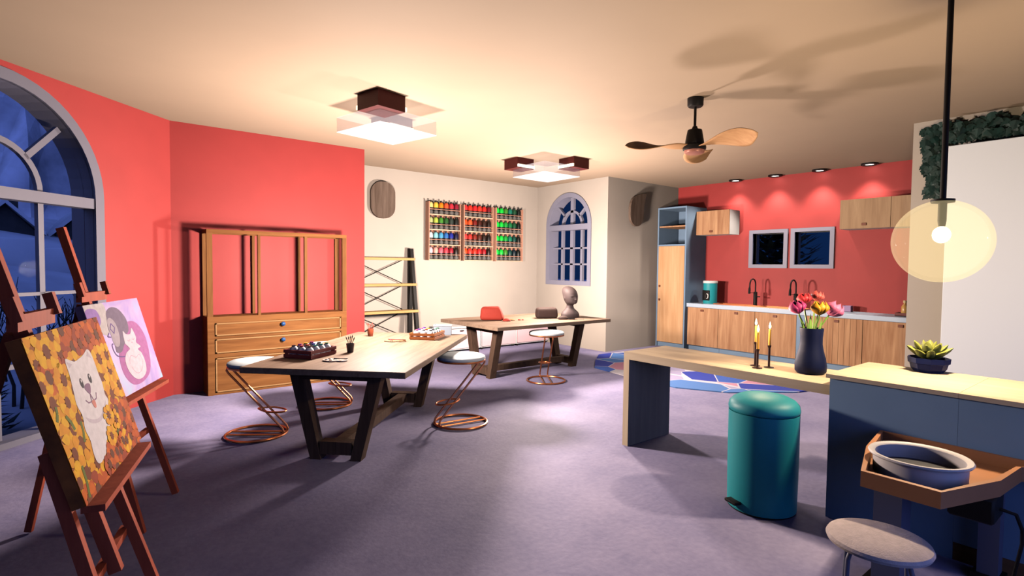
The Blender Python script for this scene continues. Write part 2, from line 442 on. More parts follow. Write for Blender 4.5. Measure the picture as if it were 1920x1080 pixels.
def bare_shrub(p, h, seed, label):
    rnd = random.Random(seed); mb = MB()
    def grow(a, d, l, r, lev):
        b = a + d*l; mid = (a+b)/2 + Vector((rnd.uniform(-1,1),rnd.uniform(-1,1),0))*l*.08
        mb.tube([a, mid, b], r, 5, radii=[r, r*.85, r*.65])
        if lev:
            for q in range(3):
                nd = (d + Vector((rnd.uniform(-1,1),rnd.uniform(-1,1),rnd.uniform(-.1,.7)))*.75).normalized()
                grow(a+(b-a)*rnd.uniform(.55,1), nd, l*rnd.uniform(.5,.75), r*.6, lev-1)
    for q in range(3):
        grow(Vector((rnd.uniform(-.1,.1),rnd.uniform(-.1,.1),-.2)), Vector((rnd.uniform(-.5,.5),rnd.uniform(-.5,.5),1)).normalized(), h*.45, .022, 3)
    return tag(mb.build('bare_shrub', TWIG, None, p), label, 'shrub', 'leafless shrubs outside the arched window')
bare_shrub((-.62,8.7,-.1), 1.9, 4, 'leafless dark shrub behind the left panes of the arched window')
bare_shrub((-.12,9.0,-.1), 1.7, 9, 'leafless dark shrub behind the right panes of the arched window')
def evergreen(p, r, h, seed, label, n=260, s_=1.0):
    rnd = random.Random(seed); mb = MB()
    for k in range(n):
        t = rnd.random(); a = rnd.uniform(0,2*pi); rr = r*(1-t*.75)*sqrt(rnd.random())
        c = Vector((rr*cos(a), rr*sin(a), h*t)); d = Vector((cos(a)*.8, sin(a)*.8, rnd.uniform(-.2,.7))).normalized()*.13*s_
        s = d.cross(Vector((0,0,1))).normalized()*.05*s_
        mb.add([c-d*.3, c+s, c+d, c-s], [(0,1,2,3)], 0)
    return tag(mb.build('evergreen_bush', BUSHM, None, p), label, 'bush')
evergreen((-.85,7.6,-.15), .38, .75, 2, 'low dark evergreen bush outside at the foot of the arched window')
evergreen((11.7,5.6,-.15), 1.25, 3.6, 6, 'dark leafy bush outside the square kitchen windows', 1500, 1.9)
# ------------------------------------------------------------------ wooden hutch against the coral wall
def hutch():
    t = thing('hutch_cabinet', 'honey-brown wooden hutch with open upper frame and drawers against the coral wall', 'cabinet', (1.222, 7.33, 0))
    W, D, LZ, TZ = 1.712, .316, .95, 2.0
    b = MB()
    b.box((0,.02,0),(W,D,LZ))
    for lo, hi in (((0,0,0),(.075,.02,LZ)), ((W-.075,0,0),(W,.02,LZ)), ((.075,0,.88),(W-.075,.02,LZ)), ((.075,0,0),(W-.075,.02,.025)),
                   ((.075,0,.685),(W-.075,.02,.71)), ((.075,0,.455),(W-.075,.02,.50))): b.box(lo, hi)
    b.build('lower_body', HUTCH, t)
    for i, (z0, z1) in enumerate(((.71,.88),(.50,.685),(.025,.455))):
        d = MB().box((.077,.008,z0+.002),(W-.077,.02,z1-.002)).build('drawer', HUTCH, t)
        f = MB(); q = .014
        f.box((.085,-.004,z0+.008),(W-.085,.01,z0+.008+q)); f.box((.085,-.004,z1-.008-q),(W-.085,.01,z1-.008))
        f.box((.085,-.004,z0+.008),(.085+q,.01,z1-.008)); f.box((W-.085-q,-.004,z0+.008),(W-.085,.01,z1-.008))
        f.build('trim_bead', HUTCH_T, d)
        k = MB().lathe([(.001,-.046),(.016,-.044),(.026,-.034),(.028,-.024),(.022,-.012),(.012,-.006),(.012,.012)], 20)
        k.xform(Matrix.Translation((W/2+.005, 0, (z0+z1)/2+.03)) @ Matrix(((1,0,0),(0,0,1),(0,1,0))).to_4x4())
        k.build('knob', mat('blue_knob', (.02,.09,.27), .35), d, label='round blue knob')
    for x0, x1 in ((0,.062),(.567,.600),(1.142,1.178),(W-.058,W)):
        MB().box((x0,0,LZ),(x1,.04,TZ-.045)).build('front_post', HUTCH_V, t)
        MB().box((x0,D-.04,LZ),(x1,D,TZ-.045)).build('back_post', HUTCH_V, t)
    MB().box((0,0,TZ-.045),(W,.045,TZ)).build('top_rail', HUTCH, t)
    MB().box((0,D-.045,TZ-.045),(W,D,TZ)).build('top_rail', HUTCH, t)
    for x in (0, W-.05): MB().box((x,.045,TZ-.045),(x+.05,D-.045,TZ)).build('top_rail', HUTCH, t)
    return t
hutch()

# ------------------------------------------------------------------ work tables
def work_table(loc, rz, L, Wd, ht, label, name='work_table'):
    t = thing(name, label, 'table', loc, rz, 'trestle work tables')
    MB().rbox((-L/2,-Wd/2,ht-.048),(L/2,Wd/2,ht), .004, 1, smooth=False).build('tabletop', TABLE_T, t)
    xs = L/2-.30; th = .105; hz = ht-.048
    for sx in (-1, 1):
        x = sx*xs
        for sy in (-1, 1):
            m = MB(); x0, x1 = x-th/2, x+th/2
            yb0, yb1 = sy*.215, sy*.125; yt0, yt1 = sy*.40, sy*.29
            P = [(x0,yb0,0),(x1,yb0,0),(x1,yb1,0),(x0,yb1,0),(x0,yt0,hz),(x1,yt0,hz),(x1,yt1,hz),(x0,yt1,hz)]
            F = [(3,2,1,0),(4,5,6,7),(0,1,5,4),(1,2,6,5),(2,3,7,6),(3,0,4,7)]
            if sy > 0: F = [f[::-1] for f in F]
            m.add(P, F).build('leg', TABLE_L, t)
        MB().box((x-.045,-.30,hz-.085),(x+.045,.30,hz-.002)).build('upper_crossbar', TABLE_L, t)
        m = MB().box((x-.05,-.135,.045),(x+.05,-.003,.15)).box((x-.05,.003,.045),(x+.05,.135,.15)).box((x-.047,-.003,.045),(x+.047,.003,.15))
        m.build('lower_crossbar', TABLE_L, t)
    MB().box((-xs+.051,-.048,.062),(xs-.051,.048,.146)).build('stretcher', TABLE_L, t)
    return t
TH = .79
T1C = (2.285, 4.965); T1R = radians(44.6)
t1 = work_table((T1C[0], T1C[1], 0), T1R, 2.335, 1.335, TH, 'large wooden trestle table nearest the easels, set diagonally in the room')
T2C = (5.405, 6.37)
t2 = work_table((T2C[0], T2C[1], 0), radians(0), 2.22, 1.42, TH, 'wooden trestle table holding the clay bust and clay blocks', 'clay_table')

# ------------------------------------------------------------------ Z-shaped stools
SEATM = mat('pale_blue_white_cushion', (.80,.88,.92), .75, var=.03, bump=.05, bscale=90)
def z_stool(loc, rz, label):
    """Local +x points to the side where the slanting legs meet the floor; the seat end of the legs is at -x."""
    t = thing('bent_tube_stool', label, 'stool', loc, rz, 'copper stools around the work tables')
    MB().tube(circle((0,0), .265, 48, .013), .012, 8, closed=True).build('base_ring', COPPER, t)
    b = MB()
    for sy in (-1,1): b.tube([(.262,sy*.052,.013),(-.262,sy*.052,.013)], .009, 8)
    b.build('base_bar', COPPER, t)
    for sy in (-1,1):
        MB().tube([(.255,sy*.055,.018),(.268,sy*.055,.04),(.255,sy*.055,.075),(-.225,sy*.055,.585),(-.243,sy*.055,.612),(-.235,sy*.055,.637),(-.205,sy*.055,.642)], .0105, 8).build('slanted_leg', COPPER, t)
    # footrest loop
    f = []
    for k in range(26):
        a = 2*pi*k/26; x = .145+.125*cos(a); wy = .085*(1 if x > .12 else .55+.45*max(0,(x-.02)/.1)); f.append((x, wy*sin(a), .235-.012*cos(a)))
    MB().tube(f, .009, 8, closed=True).build('footrest_loop', COPPER, t)
    MB().tube(circle((0,0), .236, 48, .648), .011, 8, closed=True).build('seat_ring', COPPER, t)
    MB().lathe([(.001,.648),(.215,.648),(.238,.656),(.246,.672),(.240,.688),(.215,.70),(.15,.708),(.001,.711)], 48, cap=False).build('seat_cushion', SEATM, t)
    return t
st = z_stool((1.30,5.42,0), radians(-36), 'pale-seated copper stool at the near left corner of the diagonal table')
dup(st, (2.215,6.11,0), radians(-34), 'pale-seated copper stool between the hutch and the diagonal table')
dup(st, (3.035,4.60,0), radians(174), 'pale-seated copper stool on the diagonal table side facing the clay table')
dup(st, (5.11,5.60,0), radians(55), 'pale-seated copper stool in front of the clay table')

# ------------------------------------------------------------------ things on the diagonal table
CRATE_R = mat('oxblood_crate_paint', (.155,.018,.022), .55, var=.12)
CRATE_O = mat('orange_crate_paint', (.56,.17,.045), .55, var=.12)
JARW = mat('white_jar', (.84,.83,.88), .4)
def crate(loc, rz, m, label, name='jar_crate'):
    """Slatted tray 0.285 x 0.345 with a gap between two slats on each side."""
    t = thing(name, label, 'crate', loc, rz, 'slatted jar crates')
    a, b = .1425, .1725
    MB().box((-a+.004,-b+.004,0),(a-.004,b-.004,.008)).build('bottom', m, t)
    for (lo, hi) in (((-a,-b),(a,-b+.008)), ((-a,b-.008),(a,b)), ((-a,-b+.008),(-a+.008,b-.008)), ((a-.008,-b+.008),(a,b-.008))):
        for z0, z1 in ((.006,.034),(.043,.072)): MB().box((*lo,z0),(*hi,z1)).build('slat', m, t)
    p = MB()
    for sx in (-1,1):
        for sy in (-1,1):
            x = sx*(a-.017); y = sy*(b-.017); p.box((x-.009,y-.009,.006),(x+.009,y+.009,.072))
    p.build('corner_post', m, t)
    return t
CAPS = {'dark navy': (.012,.014,.03), 'crimson': (.42,.02,.05), 'black': (.012,.011,.012), 'magenta': (.30,.02,.20), 'red-orange': (.50,.06,.02),
        'teal': (.02,.26,.25), 'yellow': (.60,.42,.03), 'blue': (.02,.04,.36), 'green': (.02,.14,.05), 'pink': (.62,.14,.30), 'violet': (.16,.04,.36), 'mint': (.22,.55,.42)}
CAPM = {k: mat('cap_'+k.replace(' ', '_').replace('-', '_'), v, .4) for k, v in CAPS.items()}
J0 = [None]
def jar(loc, cap, label, grp):
    t = thing('paint_jar', label, 'jar', loc, 0, grp)
    if J0[0] is None:
        j = MB().lathe([(.001,0),(.030,0),(.036,.006),(.038,.05),(.035,.066),(.026,.080),(.018,.086),(.001,.0865)], 20, cap=False).build('jar_body', JARW, t)
        c = MB().lathe([(.0165,.084),(.0175,.088),(.0165,.097),(.001,.099)], 16, cap=False).build('cap', CAPM['black'], t)
        J0[0] = (j, c); c.material_slots[0].link = 'OBJECT'; c.material_slots[0].material = CAPM[cap]
    else:
        for q in J0[0]:
            d = q.copy(); COL.objects.link(d); d.parent = t
            if q is J0[0][1]: d.material_slots[0].link = 'OBJECT'; d.material_slots[0].material = CAPM[cap]
def fill(loc, rz, grid, which):
    rows = ['front row', 'second row', 'third row', 'back row']; cols = ['left', 'middle', 'right']
    for r, row in enumerate(grid):
        for c, cap in enumerate(row):
            x = -.080+.080*c; y = -.116+.0773*r
            p = Vector((x*cos(rz)-y*sin(rz), x*sin(rz)+y*cos(rz), 0)) + Vector(loc)
            jar((p.x, p.y, p.z+.0085), cap, '%s-capped white jar, %s of the %s in the %s' % (cap, cols[c], rows[r], which), 'paint jars in the '+which)
c1 = (1.607, 4.835, TH+.001); r1 = radians(-57)
crate(c1, r1+radians(0), CRATE_R, 'dark red slatted crate of white jars near the table corner')
fill(c1, r1, [['dark navy','crimson','black'],['magenta','red-orange','teal'],['yellow','blue','teal'],['magenta','black','green']], 'dark red crate')
c2 = (3.035, 5.28, TH+.001); r2 = radians(-50)
crate(c2, r2, CRATE_O, 'orange slatted crate of white jars at the far end of the diagonal table', 'orange_jar_crate')
fill(c2, r2, [['pink','dark navy','black'],['violet','red-orange','dark navy'],['pink','yellow','mint'],['violet','black','green']], 'orange crate')
bx = thing('open_tin', 'grey-blue open tin standing behind the orange jar crate', 'box', (3.33,5.44,TH+.001), radians(-38))
MB().prism([(-.10,-.05),(.10,-.05),(.10,.05),(-.10,.05)], 0, .115, holes=[[(-.094,-.044),(.094,-.044),(.094,.044),(-.094,.044)]]).box((-.10,-.05,0),(.10,.05,.006)).build('body', mat('grey_blue_tin', (.30,.35,.42), .5), bx)
MB().prism([(-.104,-.054),(.104,-.054),(.104,.054),(-.104,.054)], .108, .117, holes=[[(-.094,-.044),(.094,-.044),(.094,.044),(-.094,.044)]]).build('rim', WHITE, bx)

CUP_D = mat('dark_brown_cup', (.055,.038,.038), .5); CUP_R = mat('rust_red_cup', (.40,.085,.035), .5)
BR_D = mat('dark_brush_handle', (.035,.022,.022), .5); BR_R = mat('red_brush_handle', (.36,.05,.035), .5)
def brush_cup(loc, cm, bm_, label, group, seed, which):
    t = thing('brush_cup', label, 'cup', loc, 0, group)
    MB().lathe([(.001,0),(.026,0),(.028,.003),(.037,.080),(.037,.082),(.034,.082),(.026,.006),(.001,.006)], 24, cap=False).build('cup_body', cm, t)
    rnd = random.Random(seed)
    names = ['leaning furthest left', 'leaning slightly left', 'standing upright in the centre', 'leaning slightly right', 'leaning furthest right']
    rt = Vector((.78,-.625,0))
    for k in range(5):
        d = (k-2)*.5; a = Vector(loc) + Vector((0,0,.008)) + rt*(-d*.012)+ Vector((-.625,-.78,0))*rnd.uniform(-.008,.008)
        b = Vector(loc) + Vector((0,0,.145+rnd.uniform(-.02,.015))) + rt*(d*.042) + Vector((-.625,-.78,0))*rnd.uniform(-.012,.012)
        dr = (b-a).normalized(); L = (b-a).length
        bt = thing('paint_brush', '%s paint brush %s in the %s' % (('dark','red')[which], names[k], ('dark brown cup','rust red cup')[which]), 'brush', a, 0, 'brushes in the '+('dark brown cup','rust red cup')[which])
        MB().tube([(0,0,0), dr*L*.72], .0032, 6).build('handle', bm_, bt)
        MB().tube([dr*L*.72, dr*L*.80], .0042, 6).build('ferrule', COPPER, bt)
        MB().tube([dr*L*.80, dr*L*.90, dr*L], .0045, 6, radii=[.0045,.0055,.0012]).build('bristles', bm_, bt)
brush_cup((1.965,4.825,TH+.001), CUP_D, BR_D, 'dark brown tapered cup of brushes beside the dark red crate', 'brush cups', 3, 0)
brush_cup((2.59,5.78,TH+.001), CUP_R, BR_R, 'rust red cup of brushes at the far side of the diagonal table', 'brush cups', 5, 1)
def palette(loc, rz, s, pm, label, blobs):
    t = thing('paint_palette', label, 'palette', loc, rz, 'paint palettes on the diagonal table')
    out = []
    for k in range(40):
        a = 2*pi*k/40; r = .105*(1-.33*math.exp(-((a-5.1)/.32)**2))
        out.append((r*1.25*cos(a)*s, r*.82*sin(a)*s))
    hole = [(-.0+.07*s+.017*cos(2*pi*k/16)*s, -.028*s+.014*sin(2*pi*k/16)*s) for k in range(16)]
    MB().prism(out, 0, .008, holes=[hole]).build('board', pm, t)
    for i, (x, y, c) in enumerate(blobs):
        MB().lathe([(.017,0),(.014,.004),(.006,.006),(.001,.006)], 12, c=(x*s,y*s,.008), cap=False).build('paint_blob', c, t)
PALW = mat('pale_palette_wood', (.66,.50,.42), .5, var=.06)
palette((1.69,4.47,TH+.001), radians(-45), .8, PALW, 'pale kidney-shaped palette beside the dark red crate',
        [(-.075,.03,CAPM['dark navy']),(-.085,-.02,mat('grey_paint', (.35,.38,.42), .4)),(-.03,-.04,CAPM['dark navy']),(-.02,.045,mat('grey_paint_pale', (.55,.56,.58), .4))])
t = thing('flat_brush', 'dark short brush lying across the pale palette', 'brush', (1.735,4.475,TH+.0105), radians(-40))
MB().tube([(-.055,0,.005),(.035,0,.005)], .0045, 6).build('handle', BR_D, t); MB().box((.035,-.007,.001),(.062,.007,.009)).build('bristles', BR_D, t)
PALO = mat('orange_palette_wood', (.60,.25,.12), .5, var=.06)
palette((2.63,5.25,TH+.001), radians(-45), .9, PALO, 'orange palette lying before the orange jar crate', [(-.06,.02,CAPM['crimson']),(-.03,-.04,CAPM['red-orange']),(.0,.04,JARW)])
t = thing('flat_brush', 'orange brush lying across the orange palette', 'brush', (2.655,5.245,TH+.0105), radians(-52))
MB().tube([(-.11,0,.006),(.06,0,.006)], .005, 6).build('handle', BR_R, t); MB().box((.06,-.008,.001),(.09,.008,.011)).build('bristles', CUP_R, t)

# ------------------------------------------------------------------ clay things on the second table
CLAYR = mat('red_clay', (.40,.040,.024), .75, var=.06, bump=.1, bscale=30)
CLAYD = mat('dark_brown_clay', (.070,.040,.034), .75, var=.12, bump=.12, bscale=30)
BUSTM = mat('taupe_clay', (.095,.068,.068), .6, var=.06, bump=.03, bscale=40)
def clay_block(loc, rz, L, D, Hh, m, name, label, slant=0.0, r=.03):
    b = MB().rbox((-L/2,-D/2,0),(L/2,D/2,Hh), r, 3)
    P = []
    for x, y, z in b.v:
        k = z/Hh
        x2 = x*(1-.05*k) + (-(slant*k*max(0, x/(L/2))))
        P.append((x2 + .006*sin(9*y+z*14), y*(1-.10*k)+.006*sin(11*x), z*(1+.02*sin(7*x+3*y))))
    b.v = P
    return tag(b.build(name, m, None, loc, rz), label, 'clay')
clay_block((4.84,6.50,TH+.002), radians(-40), .37, .20, .20, CLAYR, 'red_clay_block', 'red rounded clay block on the clay table', .07, .05)
def lump(loc, rx, ry, rz_, m, name, label, seed):
    rnd = random.Random(seed); b = MB(); R = []
    for i in range(9):
        t_ = i/8; z = rz_*t_; rr = max(.02, sqrt(max(0, 1-(t_**2)*.98)))*(.86+.14*min(1,t_*5)) if i else .86
        R.append([(rx*rr*cos(2*pi*k/18)*(1+.08*sin(3*2*pi*k/18+seed)), ry*rr*sin(2*pi*k/18), z) for k in range(18)])
    b.loft(R); return tag(b.build(name, m, None, (loc[0],loc[1],loc[2]), radians(-40)), label, 'clay')
lump((4.915,6.26,TH+.002), .062, .045, .042, CLAYR, 'red_clay_lump', 'small red clay lump leaning by the red block', 2)
lump((5.05,6.33,TH+.002), .075, .04, .018, mat('ochre_clay', (.40,.16,.05), .7), 'ochre_clay_scrap', 'flat ochre clay scrap right of the red block', 4)
lump((5.17,6.27,TH+.002), .026, .018, .014, CLAYR, 'red_clay_crumb', 'tiny red clay crumb nearer the ochre scrap', 5)
lump((5.215,6.25,TH+.002), .018, .015, .012, CLAYR, 'red_clay_crumb', 'tiny red clay crumb further from the ochre scrap', 6)
clay_block((5.74,6.30,TH+.002), radians(-30), .36, .19, .165, CLAYD, 'dark_clay_block', 'dark brown clay block left of the clay bust', .02, .045)
lump((5.81,6.0,TH+.002), .085, .055, .055, CLAYD, 'dark_clay_lump', 'small dark clay lump before the bust', 7)
t = thing('modelling_tool', 'short black modelling tool lying before the clay bust', 'tool', (5.91,5.91,TH+.002), radians(-38))
MB().rbox((-.06,-.016,0),(.05,.016,.018), .006, 2).build('handle', BLACK, t); MB().rbox((.05,-.009,.003),(.085,.009,.012), .003, 1).build('blade', BLACK, t)
t = thing('carving_stick', 'thin pale modelling stick on the clay table right of the bust', 'tool', (6.03,5.86,TH+.002), radians(-20))
MB().tube([(-.07,0,.005),(.07,0,.005)], .005, 6, radii=[.004,.005]).build('handle', PALW, t)
def bust():
    """One closed surface of stacked rings: cut-off shoulders, long neck, chin, face and tall crown. Faces local +x."""
    Hh = .50
    #      z,   centre x, half depth x, half width y
    sec = [(0,.0,.092,.135),(.012,.0,.098,.143),(.055,-.002,.098,.143),(.092,-.006,.086,.122),(.122,-.010,.070,.090),(.145,-.012,.056,.064),(.170,-.011,.048,.050),
           (.195,-.008,.042,.042),(.212,.004,.052,.046),(.222,.018,.068,.052),(.235,.020,.079,.060),(.255,.016,.087,.067),(.28,.010,.092,.073),(.31,.004,.097,.078),
           (.34,-.003,.100,.080),(.37,-.012,.103,.080),(.40,-.024,.104,.078),(.43,-.038,.098,.072),(.455,-.050,.085,.062),(.475,-.060,.064,.047),(.488,-.066,.040,.030),(.495,-.068,.012,.010)]
    n = 40
    # refine between sections so that the features read
    RR = []
    for i in range(len(sec)-1):
        for q in range(4):
            u = q/4; z0, z1 = sec[i][0], sec[i+1][0]
            RR.append((z0+(z1-z0)*u, i, u))
    rings = []
    def s_at(i, u, c):
        p0 = sec[max(i-1,0)][c]; p1 = sec[i][c]; p2 = sec[i+1][c]; p3 = sec[min(i+2,len(sec)-1)][c]
        return .5*((2*p1)+(-p0+p2)*u+(2*p0-5*p1+4*p2-p3)*u*u+(-p0+3*p1-3*p2+p3)*u**3)
    for z, i, u in RR:
        cx, dx, dy = (s_at(i, u, c) for c in (1,2,3)); hs = 1+.20*min(1, max(0, (z-.13)/.09)); dx *= hs*1.12; dy *= hs*1.12; ring = []
        for k in range(n*2):
            a = pi*k/n; fa = math.atan2(sin(a), cos(a)); x = cx+max(.004,dx)*cos(a); y = max(.004,dy)*sin(a)
            if z > .20:
                nose = .026*math.exp(-(fa/.15)**2)*math.exp(-((z-.288)/.013)**2) + .014*math.exp(-(fa/.12)**2)*math.exp(-((z-.312)/.020)**2)
                brow = .006*math.exp(-((abs(fa)-.45)/.3)**2)*math.exp(-((z-.345)/.009)**2)
                eye = -.013*math.exp(-((abs(fa)-.40)/.17)**2)*math.exp(-((z-.325)/.011)**2)
                lips = .008*math.exp(-(fa/.24)**2)*(math.exp(-((z-.260)/.005)**2)+math.exp(-((z-.249)/.005)**2))
                chin = .010*math.exp(-(fa/.35)**2)*math.exp(-((z-.230)/.012)**2)
                e = nose+brow+eye+lips+chin; x += e*cos(a); y += e*sin(a)*.6
                y += .010*math.exp(-((abs(fa)-1.75)/.13)**2)*math.exp(-((z-.305)/.022)**2)*(1 if sin(a) > 0 else -1)
            ring.append((x, y, z))
        rings.append(ring)
    return MB().loft(rings)
o = bust().build('clay_bust', BUSTM, None, (6.13,6.17,TH+.002), radians(-97), sharp=80)
tag(o, 'taupe clay bust with a tall crown on the clay table', 'sculpture')

# ------------------------------------------------------------------ ladder shelf, low pink cabinets, racks, plaques
def ladder_shelf():
    t = thing('ladder_shelf', 'ladder shelf with black frame and pine boards on the cream wall', 'shelf', (3.40,8.85,0))
    W = 1.33; yb = -.02
    for x in (.03, W-.03):
        MB().box((x-.04,yb-.05,0),(x+.04,yb,1.89)).build('back_upright', BLACK, t)
        m = MB(); zt = 1.89
        P = []
        for y, z in ((-.42,0),(-.33,0)): P += [(x-.03,y,z),(x+.03,y,z)]
        for y, z in ((-.05,zt),(-.11,zt)): P += [(x-.03,y,z),(x+.03,y,z)]
        m.add(P, [(0,1,3,2),(4,5,7,6),(0,6,7,1),(2,3,5,4),(0,2,4,6),(1,7,5,3)]).build('front_upright', BLACK, t)
    for z in (1.70, 1.25, .785, .32):
        d = -.11-(1.89-z)*.165
        MB().rbox((0.0,d-.012,z-.022),(W+.01,yb-.06,z+.022), .004, 1, smooth=False).build('board', wood('golden_pine_board', (.50,.29,.11), (.66,.42,.18), 0, 1.2) if z == 1.70 else bpy.data.materials['golden_pine_board'], t)
    for z0, z1 in ((1.27,1.68),(.81,1.23),(.34,.765)):
        x0, x1 = .19, W-.19
        m = MB(); m.tube([(x0,yb-.025,z0),(x1,yb-.025,z1)], .008, 6); m.tube([(x0,yb-.035,z1),(x1,yb-.035,z0)], .008, 6)
        m.build('cross_brace', BLACK, t)
ladder_shelf()

PINK = mat('pale_pink_door', (.80,.55,.60), .4)
CABW = mat('white_cabinet_shell', (.82,.80,.82), .4)
def pink_cabinet(x, label):
    t = thing('low_cabinet', label, 'cabinet', (x, 8.43, 0), 0, 'low pink cabinets along the cream wall')
    w, d, z0, z1 = .865, .405, .04, .44
    MB().box((0,.02,z0),(w,d,z1)).build('shell', CABW, t)
    MB().rbox((-.004,-.02,z1),(w+.004,d+.004,z1+.03), .005, 1, smooth=False).build('top_panel', CABW, t)
    dr = MB().box((.022,0,z0+.022),(w-.022,.02,z1-.02)).build('door', PINK, t)
    MB().box((w/2-.04,-.022,z1-.055),(w/2+.04,0,z1-.04)).build('handle', BLACK, dr)
    for sx in (.05, w-.05):
        for y in (.05, d-.05): MB().lathe([(.022,0),(.022,.06)], 12, c=(sx,y,0)).build('foot', BLACK, t)
pink_cabinet(5.135, 'low pink-doored cabinet nearest the ladder shelf')
pink_cabinet(6.01, 'low pink-doored cabinet seen between the legs of the clay table')
pink_cabinet(6.885, 'low pink-doored cabinet in the corner under the alcove window')

# paint racks: 3 racks, 4 rows of 6 bottles
BCOL = [[['cream yellow','yellow','orange','orange-red','crimson','dark crimson'],['sage','lime green','leaf green','forest green','dark slate green','black-green'],
         ['white','pale turquoise','sky blue','azure','deep blue','midnight blue'],['blush pink','salmon pink','rose','rose red','wine red','black-brown']],
        [['bright red','scarlet','red','vermilion','brick red','dark maroon'],['orange-scarlet','orange-red','brown-red','dark brown','umber','black-brown'],
         ['light red','dull red','red-brown','brown','dark umber','near-black'],['fire orange','tomato red','scarlet','red','dark red','black-brown']],
        [['vivid green','bright green','leaf green','sea green','deep green','black-green'],['vivid green','bright green','grass green','emerald','pine green','black-green'],
         ['vivid green','bright green','grass green','jade','bottle green','black-green'],['vivid green','bright green','leaf green','dark jade','inky green','black-green']]]
BRGB = {'cream yellow':(235,205,130),'yellow':(240,190,70),'orange':(240,130,30),'orange-red':(225,85,45),'crimson':(190,45,60),'dark crimson':(130,25,45),
 'sage':(170,180,120),'lime green':(165,185,75),'leaf green':(60,130,45),'forest green':(35,85,40),'dark slate green':(40,55,50),'black-green':(10,20,18),
 'white':(225,228,230),'pale turquoise':(130,195,205),'sky blue':(70,150,195),'azure':(40,100,170),'deep blue':(25,40,140),'midnight blue':(10,15,50),
 'blush pink':(240,180,190),'salmon pink':(235,165,150),'rose':(220,95,110),'rose red':(205,60,75),'wine red':(150,25,45),'black-brown':(25,15,12),
 'bright red':(240,45,50),'scarlet':(240,50,35),'red':(225,35,40),'vermilion':(235,55,40),'brick red':(200,40,35),'dark maroon':(110,15,30),
 'orange-scarlet':(235,75,30),'brown-red':(110,25,20),'dark brown':(60,22,15),'umber':(45,25,18),'light red':(235,60,60),'dull red':(190,50,45),'red-brown':(120,35,25),
 'brown':(80,35,25),'dark umber':(35,22,18),'near-black':(14,12,12),'fire orange':(240,70,25),'tomato red':(240,55,45),'dark red':(150,20,30),
 'vivid green':(20,215,70),'bright green':(20,195,60),'sea green':(15,110,90),'deep green':(20,70,45),'grass green':(25,150,55),'emerald':(15,110,60),'pine green':(10,75,45),
 'jade':(15,115,85),'bottle green':(10,65,55),'dark jade':(10,60,55),'inky green':(8,30,40)}
BM = {k: mat('paint_'+k.replace(' ', '_').replace('-', '_'), srgb(*v), .3) for k, v in BRGB.items()}
LABELM = mat('grey_bottle_label', (.10,.095,.09), .6); BLK = mat('black_plastic', (.010,.010,.010), .4)
B0 = []
def bottle(loc, cn, label, grp):
    t = thing('paint_bottle', label, 'bottle', loc, 0, grp)
    if not B0:
        b = MB().lathe([(.001,0),(.044,0),(.047,.006),(.047,.120),(.047,.1205)], 14, cap=False).build('bottle_base', BLK, t)
        u = MB().lathe([(.047,.1205),(.0475,.170),(.044,.195),(.034,.215),(.020,.225),(.001,.226)], 14, cap=False).build('coloured_shoulder', BM['white'], t)
        l = MB().lathe([(.0478,.012),(.0478,.060)], 14, cap=False).build('label', LABELM, t)
        c = MB().lathe([(.021,.222),(.022,.226),(.020,.252),(.001,.254)], 12, cap=False).build('cap', BLK, t)
        B0.extend([b, u, l, c]); q = u
        q.material_slots[0].link = 'OBJECT'; q.material_slots[0].material = BM[cn]; return
    for q in B0:
        d = q.copy(); COL.objects.link(d); d.parent = t
        if q is B0[1]: d.material_slots[0].link = 'OBJECT'; d.material_slots[0].material = BM[cn]
ORD = ['first', 'second', 'third', 'fourth', 'fifth', 'sixth']; ROW = ['top', 'second', 'third', 'bottom']
def rack(x0, side, cols):
    W, D, z0, z1 = .70, .125, 1.69, 2.76
    t = thing('paint_rack', ('wooden wall rack of many-coloured paint bottles, nearest the wooden plaque', 'middle wooden wall rack of mostly red paint bottles',
              'wooden wall rack of green paint bottles, nearest the alcove corner')[side], 'rack', (x0, 8.851-D, 0), 0, 'paint racks on the cream wall')
    for x in (0, W-.018): MB().box((x,0,z0),(x+.018,D,z1)).build('side_panel', RACKW, t)
    MB().box((.018,D-.008,z0),(W-.018,D,z1)).build('back_panel', RACKW, t)
    for r in range(4):
        zs = z0+.277*(3-r)
        MB().box((.018,0,zs),(W-.018,D-.008,zs+.016)).build('ledge', wood('pale_pine_ledge', (.66,.42,.29), (.76,.52,.38), 0, 2) if not (r or side) else bpy.data.materials['pale_pine_ledge'], t)
        MB().box((.018,.002,zs+.098),(W-.018,.008,zs+.108)).build('retaining_rail', RACKW, t)
        for c in range(6):
            which = ('many-coloured', 'red', 'green')[side]
            bottle((x0+.0705+.1118*c, 8.851-D+.066, zs+.0165), cols[r][c], '%s paint bottle, %s from the left, %s row of the %s rack' % (cols[r][c], ORD[c], ROW[r], which), 'bottles in the %s rack' % which)
for i, x in enumerate((5.035, 5.80, 6.565)): rack(x, i, BCOL[i])

